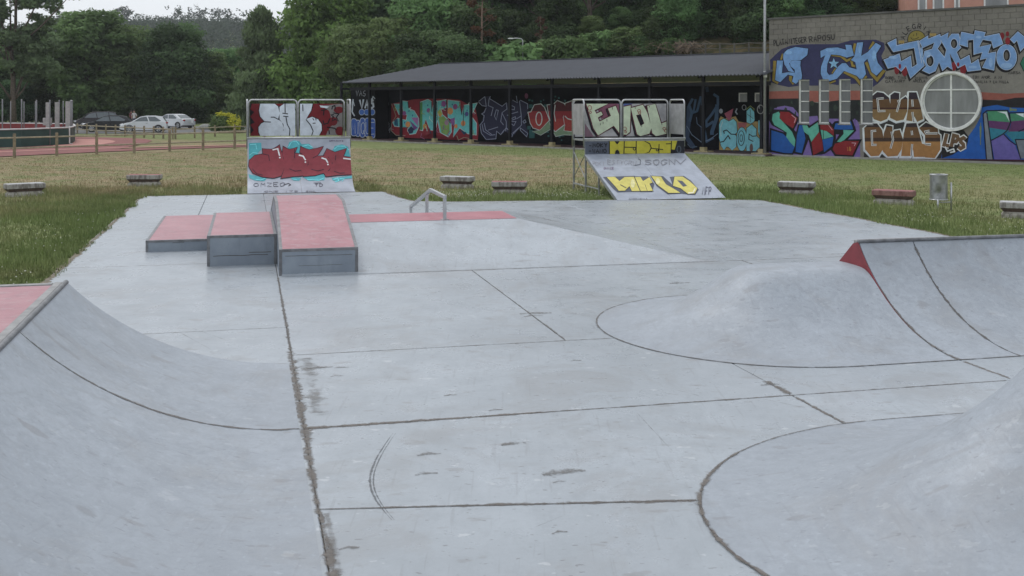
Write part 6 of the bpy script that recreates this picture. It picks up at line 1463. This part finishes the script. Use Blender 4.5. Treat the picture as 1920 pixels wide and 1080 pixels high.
def proto(kind):
    if kind in protos: return protos[kind]
    G = None
    if kind == 'plane': t = make_tree('x', 'tree', 14, round_blobs(14, 9.5, 1.2, 46, 3, .25), 34000, .21, LEAF_B, BARK, .34, seed=3)
    elif kind == 'broad': t = make_tree('x', 'tree', 11, round_blobs(11, 8, .8, 38, 5, .26), 30000, .17, LEAF_M, BARK, .26, seed=5)
    elif kind == 'broad2': t = make_tree('x', 'tree', 11, round_blobs(11, 7, .6, 40, 15, .25, shape='tall'), 30000, .17, LEAF_M, BARK, .24, seed=15)
    elif kind == 'oak': t = make_tree('x', 'tree', 10, round_blobs(10, 7.5, .8, 34, 8, .27, (.5,1.2)), 28000, .16, LEAF_D, BARK, .28, seed=8)
    elif kind == 'willow': t = make_tree('x', 'tree', 13, round_blobs(13, 7.6, .5, 44, 11, .24, (.6,1.2), 'cone'), 34000, .19, LEAF_O, BARK, .25, droop=.9, seed=11)
    elif kind == 'open':
        r = random.Random(4); bl = [(r.gauss(0,2.1), r.gauss(0,1.8), 4.5+r.random()*9.5, r.uniform(.5,1.15), r.uniform(.5,1.1), r.uniform(.35,.7), r.uniform(.7,1.4)) for _ in range(70)]
        t = make_tree('x', 'tree', 15, bl, 30000, .16, LEAF_O, BARK, .25, seed=4, trunk_top=.85)
    elif kind == 'pine':
        r = random.Random(9); bl = []
        for i in range(34):
            f = r.random(); z = 5+f*11; w = 3.3*(1-f*.62); th = r.random()*6.28; rad = w*math.sqrt(r.random()); bl.append((rad*math.cos(th), rad*math.sin(th), z, r.uniform(.9,1.6), r.uniform(.9,1.6), r.uniform(.35,.7), r.uniform(.5,1.3)))
        t = make_tree('x', 'tree', 17, bl, 24000, .19, LEAF_P, BARK, .22, flat=.6, seed=9, trunk_top=.95)
    elif kind == 'pine2':
        r = random.Random(19); bl = []
        for i in range(28):
            f = r.random(); z = 8+f*9; w = 2.9*math.sin(math.pi*(.2+.7*f)); th = r.random()*6.28; rad = w*math.sqrt(r.random()); bl.append((rad*math.cos(th), rad*math.sin(th), z, r.uniform(.9,1.7), r.uniform(.9,1.7), r.uniform(.4,.8), r.uniform(.5,1.2)))
        t = make_tree('x', 'tree', 18, bl, 20000, .19, LEAF_P, BARK_P, .2, flat=.5, seed=19, trunk_top=.95)
    elif kind == 'scrub': t = make_tree('x', 'shrub', 4, round_blobs(4, 4.6, .1, 22, 21, .28, (.6,1.3)), 6000, .20, LEAF_M, BARK, .1, seed=21)
    elif kind == 'bare':
        t = thing('tree', 'x', 'tree'); m = MB(); r = random.Random(2); m.tube([(0,0,-.3),(.1,0,5),(.05,.1,11),(.2,.1,15)], [.17,.14,.09,.03], 8); tr = m.build('trunk', simple('bare_trunk', (.22,.15,.11), .9, 0, .2, 4), t, smooth=True)
        for k in range(20):
            z = 2.5+k*.6; th = r.random()*6.28; l = r.uniform(.8,2.2); m = MB(); m.tube([(0.08,.03,z),(l*.6*math.cos(th),l*.6*math.sin(th),z+.35),(l*math.cos(th),l*math.sin(th),z+r.uniform(-.2,.9))], [.035,.022,.01], 5); m.build('limb', simple('bare_trunk', (0,0,0)), tr)
        bl = [(r.gauss(0,.9), r.gauss(0,.9), r.uniform(8,15), .6, .6, .4, r.uniform(.6,1.2)) for _ in range(12)]
        o = bpy.data.objects.new('crown', leafmesh('crown', [leaves(bl, 900, .2, 0, 0, 3)], BROWNL)); COL.objects.link(o); o.parent = t
    protos[kind] = t; t['used'] = 0; return t
def plant(kind, label, u, d, top=None, base_z=None, rot=None, wide=1, group=None, cat=None):
    p = proto(kind); x = (u-960)/FPX*d; z = hill(x, d) if base_z is None else base_z
    cr_ = [c for c in bpy.data.objects if c.parent == p and c.name.startswith('crown')]
    nat = {'plane':14,'broad':11,'broad2':11,'oak':10,'willow':13,'open':15,'pine':17,'pine2':18,'scrub':4,'bare':15}[kind]
    if cr_: nat = np.percentile(np.array([v.co.z for v in cr_[0].data.vertices]), 99.6) if 'nat' not in p else p['nat']; p['nat'] = float(nat)
    h = (EYE+(HORIZON-top)*d/FPX-z) if top is not None else nat
    s_ = max(.25, h/nat); rot = random.uniform(0, 6.28) if rot is None else rot
    if p.get('used', 0) == 0: t = p; t['used'] = 1
    else: t = dup(p, (0,0,0), 0, label)
    t.location = (x, d, z-.05); t.rotation_euler = (0, 0, rot); t.scale = (s_*wide, s_*wide, s_); t['label'] = label
    if group: t['group'] = group
    elif 'group' in t: del t['group']
    return t
# the row beyond the car park
plant('open', 'tall airy tree with pale limbs in the upper left corner', 25, 122, -75, wide=1.05)
plant('broad', 'round green tree behind the slim poles at the left', 78, 142, 62, wide=1.2)
plant('broad2', 'broad green tree behind the dark people carrier, tallest of the left row', 168, 138, 22, wide=1.35)
plant('broad', 'green tree right behind the white hatchback', 232, 140, 48, wide=1.15)
plant('oak', 'dark dense tree behind the white saloon with a rounded top', 330, 136, 46, wide=1.1)
plant('broad2', 'small mid green tree in the gap behind the white sign', 385, 142, 98, wide=1.3)
plant('broad', 'low green tree between the dark tree and the yellow bush', 425, 148, 92, wide=1.2)
plant('willow', 'drooping grey green tree with a pointed top left of the curved ramp', 492, 118, 18, wide=1.0)
plant('plane', 'tallest bright green broadleaf tree above the curved ramp', 612, 116, -62, wide=.92)
plant('broad', 'bright green tree with layered boughs left of the shed roof', 668, 104, 48, wide=1.0)
plant('broad2', 'fresh green tree close behind the left end of the shed roof', 742, 100, 34, wide=1.0)
plant('broad2', 'tall leafy tree filling the sky gap right of the tallest broadleaf tree', 722, 128, -70, wide=1.25)
plant('oak', 'low dark bush like tree at the foot of the tall broadleaf tree', 555, 124, 150, wide=1.4)
for u, d, tp, k, lb in ((20,135,150,'oak','dark low shrub behind the two leftmost slim poles'),(115,150,130,'oak','dark low shrub behind the white boards'),(290,150,140,'oak','dark low shrub between the white cars and the wood'),(455,150,130,'oak','dark low shrub behind the yellow bush'),(-30,140,60,'broad','green tree cut off by the left edge')): plant(k, lb, u, d, tp, wide=1.5)
# wood on the rising ground behind the shed
GP = 'trees of the wood behind the shed'
wood_spots = []
rw_ = random.Random(33)
for d, n in ((101, 10), (112, 11), (124, 12), (138, 11)):
    for i in range(n):
        u = 770+(1500-770)*(i+.5)/n+rw_.uniform(-25, 25)
        if 1225 < u < 1445 and d < 120: continue
        wood_spots.append((u, d+rw_.uniform(-4, 4)))
ORD = ['first','second','third','fourth','fifth','sixth','seventh','eighth','ninth','tenth','eleventh','twelfth','thirteenth','fourteenth','fifteenth','sixteenth','seventeenth','eighteenth','nineteenth','twentieth']
cnt_ = {}
for i, (u, d) in enumerate(sorted(wood_spots)):
    k = rw_.choice(['pine','pine','pine2','oak','broad'] if d > 105 else ['pine','oak','oak','broad','pine'])
    cnt_[k] = cnt_.get(k, 0)+1
    lb = ORD[min(19, cnt_[k]-1)]+{'pine': ' dark layered pine from the left', 'pine2': ' pale trunked pine from the left', 'oak': ' dark rounded tree from the left', 'broad': ' mid green leafy tree from the left'}[k]+' in the wood behind the shed'
    plant(k, lb, u, d, None if k.startswith('pine') else rw_.uniform(-40, 40), group=GP, wide=rw_.uniform(.95, 1.25))
for i, (u, d, tp, k) in enumerate(((1520,100,-60,'oak'),(1580,108,-50,'oak'),(1640,112,-60,'broad'),(1700,118,-60,'oak'),(1790,125,-50,'oak'),(1880,125,-60,'broad'))):
    plant(k, ORD[i]+' tree crown from the left above the roof edge of the graffiti building', u, d, tp, group='crowns above the block building', wide=1.2)
plant('bare', 'reddish bare pine trunk with brown twigs above the shed roof', 902, 94, -40)
plant('bare', 'thin bare trunk right of the street lamp above the shed roof', 1015, 95, 30, wide=.9)
plant('bare', 'slim bare trunk at the left side of the grassy slope', 1258, 100, -30, wide=.9)
for u, d, tp, k, lb in ((1110,96,40,'broad','bushy green tree above the middle of the shed roof'),(1165,98,30,'broad2','pale green leafy tree left of the grassy slope'),(860,93,70,'oak','dark shrub above the shed roof left of the bare trunk'),(940,94,80,'scrub','low shrub below the street lamp'),(1060,93,70,'scrub','leafy shrub above the shed roof right of the street lamp'),(800,96,60,'oak','dark rounded tree above the left part of the shed roof'),(1215,92,84,'scrub','small shrub at the left end of the guard rail'),(1335,97,-60,'oak','dark tree at the top middle of the grassy slope'),(1415,99,-70,'oak','dark tree at the top of the slope beside the steel pole'),(1285,96,-50,'broad2','leafy tree at the top left of the grassy slope'),(1378,102,-90,'oak','dark tree behind the top of the grassy slope'),(1245,95,-40,'oak','dark tree left of the slim bare trunk'),(1310,108,-90,'pine','dark pine behind the slope trees')):
    plant(k, lb, u, d, tp, wide=1.25)
for i, (u, v, tp, k) in enumerate(sorted(((1300,66,-60,'oak'),(1328,62,-40,'oak'),(1356,60,-80,'broad'),(1384,58,-50,'oak'),(1412,60,-70,'oak'),(1440,62,-60,'oak'),(1272,76,-20,'broad'),(1242,88,10,'oak'),(1185,62,-40,'oak'),(1140,60,-50,'broad'),(1100,62,-40,'oak'),(1060,66,-30,'broad2')))):
    c_ = crest(u, v); plant(k, ORD[i]+' tree from the left of the row shading the top of the grassy slope', u, c_.y, tp, base_z=c_.z-1.2, group='trees along the top of the slope', wide=1.15)
for i, (u, d) in enumerate(((1475,84),(1540,84),(1600,86),(1660,88),(1455,92))):
    plant('oak' if i % 2 else 'broad', ['dark','leafy','dense dark','round leafy','narrow leafy'][i]+' tree crown peeping over the block building left of the salmon house', u, d, -40, group='crowns above the block building', wide=1.3)
for i, (u, v, tp) in enumerate(((1262,95,70),(1232,96,72),(1205,97,66),(1180,98,50),(1150,99,56),(1125,100,60),(1085,101,74),(1000,108,84),(905,112,92),(840,116,96))):
    c_ = crest(u, v); plant('scrub', ORD[i]+' low shrub from the right growing close behind the shed roof ridge', u, c_.y, tp, base_z=c_.z-.4, group='shrubs behind the shed ridge', wide=1.3)
# dry brushwood on the slope
m = MB(); r = random.Random(6)
for k in range(240):
    c_ = crest(r.uniform(1190, 1310), r.uniform(98, 104)); x, d, z = c_; th = r.random()*6.28; l = r.uniform(.5,1.4)
    m.tube([(x,d,z+r.random()*.5),(x+l*.5*math.cos(th),d+l*.5*math.sin(th),z+.3+r.random()*.7),(x+l*math.cos(th),d+l*math.sin(th),z+r.random()*.9)], .022, 4, caps=False)
o = m.build('brushwood', simple('dry_twigs', (.23,.175,.125), .9), fix=False); o['kind'] = 'stuff'; o['label'] = 'heap of dry cut branches on the slope above the shed roof'; o['category'] = 'brushwood'
# yellow leaved bush
bp_ = ground(424, 248.5); yb_ = thing('variegated_bush', 'round bush with dark green heart and yellow leaf tips beside the car park', 'bush', bp_)
rb = random.Random(12); b1_ = [(rb.uniform(-.95,.95), rb.uniform(-.7,.7), rb.uniform(.35,1.15), .5, .5, .45, rb.uniform(.6,1.2)) for _ in range(26)]
b2_ = [(rb.uniform(.2,1.15), rb.uniform(-.9,-.4), rb.uniform(.3,1.4), .34, .25, .34, rb.uniform(.7,1.2)) for _ in range(8)]+[(-.35,-.4,1.6,.4,.3,.22,1.1),(.25,-.3,1.55,.35,.3,.2,1),(1.1,-.2,.8,.25,.3,.6,1.1)]
o = bpy.data.objects.new('foliage', leafmesh('foliage', [leaves(b1_, 7000, .085, seed=3)], LEAF_M)); COL.objects.link(o); o.parent = yb_
o = bpy.data.objects.new('yellow_foliage', leafmesh('yellow_foliage', [leaves(b2_, 1500, .08, seed=4)], LEAF_Y)); COL.objects.link(o); o.parent = yb_
m = MB(); m.tube([(0,0,-.1),(0,0,.7)], .06, 6); m.build('stem', BARK, yb_)
# far wooded hill
bl = []; rf = random.Random(77)
for k in range(2600):
    d = rf.uniform(380, 665); u = rf.uniform(-260, 800); x = (u-960)/FPX*d; z = hill(x, d); s_ = rf.uniform(2.2, 4.6); bl.append((x, d, z+s_*.6, s_, s_, s_*rf.uniform(.7,1.2), rf.uniform(.8,1.15)))
for k in range(150):
    d = rf.uniform(600, 665); u = rf.choice([rf.gauss(225,12), rf.gauss(375,16), rf.gauss(335,8), rf.gauss(105,9), rf.gauss(420,16), rf.uniform(60,480)]); x = (u-960)/FPX*d; z = hill(x, d)+rf.uniform(6,12.0); s_ = rf.uniform(1.2,2.4); bl.append((x, d, z, s_, s_, s_*.8, rf.uniform(.5,.9)))
o = bpy.data.objects.new('far_wood', leafmesh('far_wood', [leaves(bl, 190000, .62, seed=6)], LEAF_F)); COL.objects.link(o); o['kind'] = 'stuff'; o['label'] = 'distant wooded hill with tall trees on its crest'; o['category'] = 'wood'

# ------------------------------------------------------------------ damp air between here and the far hill
hb = MB(); hb.box(-760, 760, -100, 1130, -1.2, 78)
hz_o = hb.build('haze', [], fix=True); hz_o['kind'] = 'stuff'; hz_o['label'] = 'thin grey damp air over the valley'; hz_o['category'] = 'haze'
hm = bpy.data.materials.new('haze'); hm.use_nodes = True; hn = hm.node_tree.nodes; hn.clear()
ho = hn.new('ShaderNodeOutputMaterial'); hv = hn.new('ShaderNodeVolumePrincipled'); hv.inputs['Color'].default_value = (.92, .95, 1, 1); hv.inputs['Density'].default_value = .00024; hv.inputs['Anisotropy'].default_value = .2
hm.node_tree.links.new(hv.outputs[0], ho.inputs['Volume']); hz_o.data.materials.append(hm)
# ------------------------------------------------------------------ turf blades and clover
def in_slab(a, b):
    w_ = .19*(np.sin(a*3.1+b*2.3)+np.sin(a*7.7-b*5.1)*.6+np.sin(b*13)*.4)*.5+.05
    ok = (a > -2.88+w_) & (a < 13.35-w_)
    bb = -w_+np.interp(a, [p[0] for p in BACK], [p[1] for p in BACK]); return ok & (b < bb)
def scatter(n, a0, a1, b0, b1): return a0+(a1-a0)*rng.random(n), b0+(b1-b0)*rng.random(n)
def blades(name, A, B, hmin, hmax, w, label, shade=(.78,1.2), fade=0):
    ds = np.maximum(np.maximum(-2.88-A, A-13.35), B-np.interp(A, [p[0] for p in BACK], [p[1] for p in BACK])); keep = ~in_slab(A, B)
    keep &= ~((A > -.15) & (A < 3.2) & (B > 31.5) & (B < 34.9)) & ~((A > 9.45) & (A < 12.75) & (B > 27.2) & (B < 29.2))
    if fade: keep &= rng.random(len(A)) < np.exp(-np.maximum(0, ds)/fade*(.6+.8*np.abs(np.sin(A*.9+B*.5))))
    A, B = A[keep], B[keep]
    x = A*PC-B*PS; y = A*PS+B*PC
    c, s_ = math.cos(SANG), math.sin(SANG); nn = -(x-SHD0.x)*s_+(y-SHD0.y)*c; k = (nn < -1.7) & (y > 4)
    f1, f2 = np.array(fa[:2]), np.array(fb[:2]); t_ = (f2-f1)/np.linalg.norm(f2-f1); left = t_[0]*(y-f1[1])-t_[1]*(x-f1[0]); k &= (left < -.1) | (x > -9)
    u = 960+FPX*x/y; k &= (u > -120) & (u < 2040)
    x, y = x[k], y[k]; n = len(x); cl = .5+.5*np.sin(x*1.3+np.sin(y*.9)*2)*np.sin(y*1.1+np.sin(x*.7)*2.2); hgt = (hmin+(hmax-hmin)*rng.random(n)**1.5)*(.55+.9*cl)
    th = rng.random(n)*6.283; lean = (rng.random(n)-.2)*.7*hgt; lt = rng.random(n)*6.283
    dx, dy = np.cos(th)*w*(.6+.8*rng.random(n)), np.sin(th)*w*(.6+.8*rng.random(n))
    V = np.stack([np.stack([x-dx, y-dy, np.full(n, -.032)], 1), np.stack([x+dx, y+dy, np.full(n, -.032)], 1), np.stack([x+lean*np.cos(lt), y+lean*np.sin(lt), hgt-.03], 1)], 1).reshape(-1, 3)
    me = bpy.data.meshes.new(name); me.vertices.add(3*n); me.vertices.foreach_set('co', V.ravel()); me.loops.add(3*n); me.loops.foreach_set('vertex_index', np.arange(3*n, dtype=np.int32)); me.polygons.add(n)
    me.polygons.foreach_set('loop_start', np.arange(0, 3*n, 3, dtype=np.int32)); me.polygons.foreach_set('loop_total', np.full(n, 3, dtype=np.int32))
    T = np.repeat((shade[0]+(shade[1]-shade[0])*rng.random(n))*(.85+.3*cl), 3); a = me.attributes.new('shade', 'FLOAT_COLOR', 'POINT'); a.data.foreach_set('color', np.stack([T, T, T, np.ones_like(T)], 1).ravel().astype(np.float32))
    me.materials.append(BLADE); me.update(); o = bpy.data.objects.new(name, me); COL.objects.link(o); o['kind'] = 'stuff'; o['label'] = label; o['category'] = 'grass'; return o
n = 120000
A1, B1 = scatter(150000, -11, -2.7, 12, 36); A2, B2 = scatter(170000, -6, 18, 26.5, 40); A3, B3 = scatter(80000, 13.1, 21, 12, 30)
blades('tall_grass', np.concatenate([A1, A2, A3]), np.concatenate([B1, B2, B3]), .05, .17, .011, 'taller green grass along the edges of the slab', fade=2.2)
A4, B4 = scatter(230000, -26, 32, 14, 62)
blades('meadow_grass', A4, B4, .015, .065, .011, 'short dry and green turf around the skate floor')
# clover heads
pts = []
for a0, a1, b0, b1, k in ((-4.2,-2.95,13,17.5,80),(-4.0,-2.95,17.5,27,40),(4.3,6.5,28.6,30.2,170),(6.5,9.4,28,29.5,40),(13.6,16,18,22,60),(7.5,9.4,28,28.8,60)):
    A, B = scatter(k, a0, a1, b0, b1); pts += [P(a, b) for a, b in zip(A, B) if not in_slab(np.array([a]), np.array([b]))[0]]
m = MB()
for p in pts:
    z = random.uniform(.06, .15); r_ = random.uniform(.007, .013); c_ = p+Vector((0,0,z))
    m.add([c_+Vector((r_,0,0)), c_+Vector((-r_,0,0)), c_+Vector((0,r_,0)), c_+Vector((0,-r_,0)), c_+Vector((0,0,r_)), c_+Vector((0,0,-r_))], [(0,2,4),(2,1,4),(1,3,4),(3,0,4),(2,0,5),(1,2,5),(3,1,5),(0,3,5)])
o = m.build('clover_flowers', simple('clover_white', (.55,.54,.46), .8), fix=False); o['kind'] = 'stuff'; o['label'] = 'white clover heads in the grass beside the slab'; o['category'] = 'flowers'
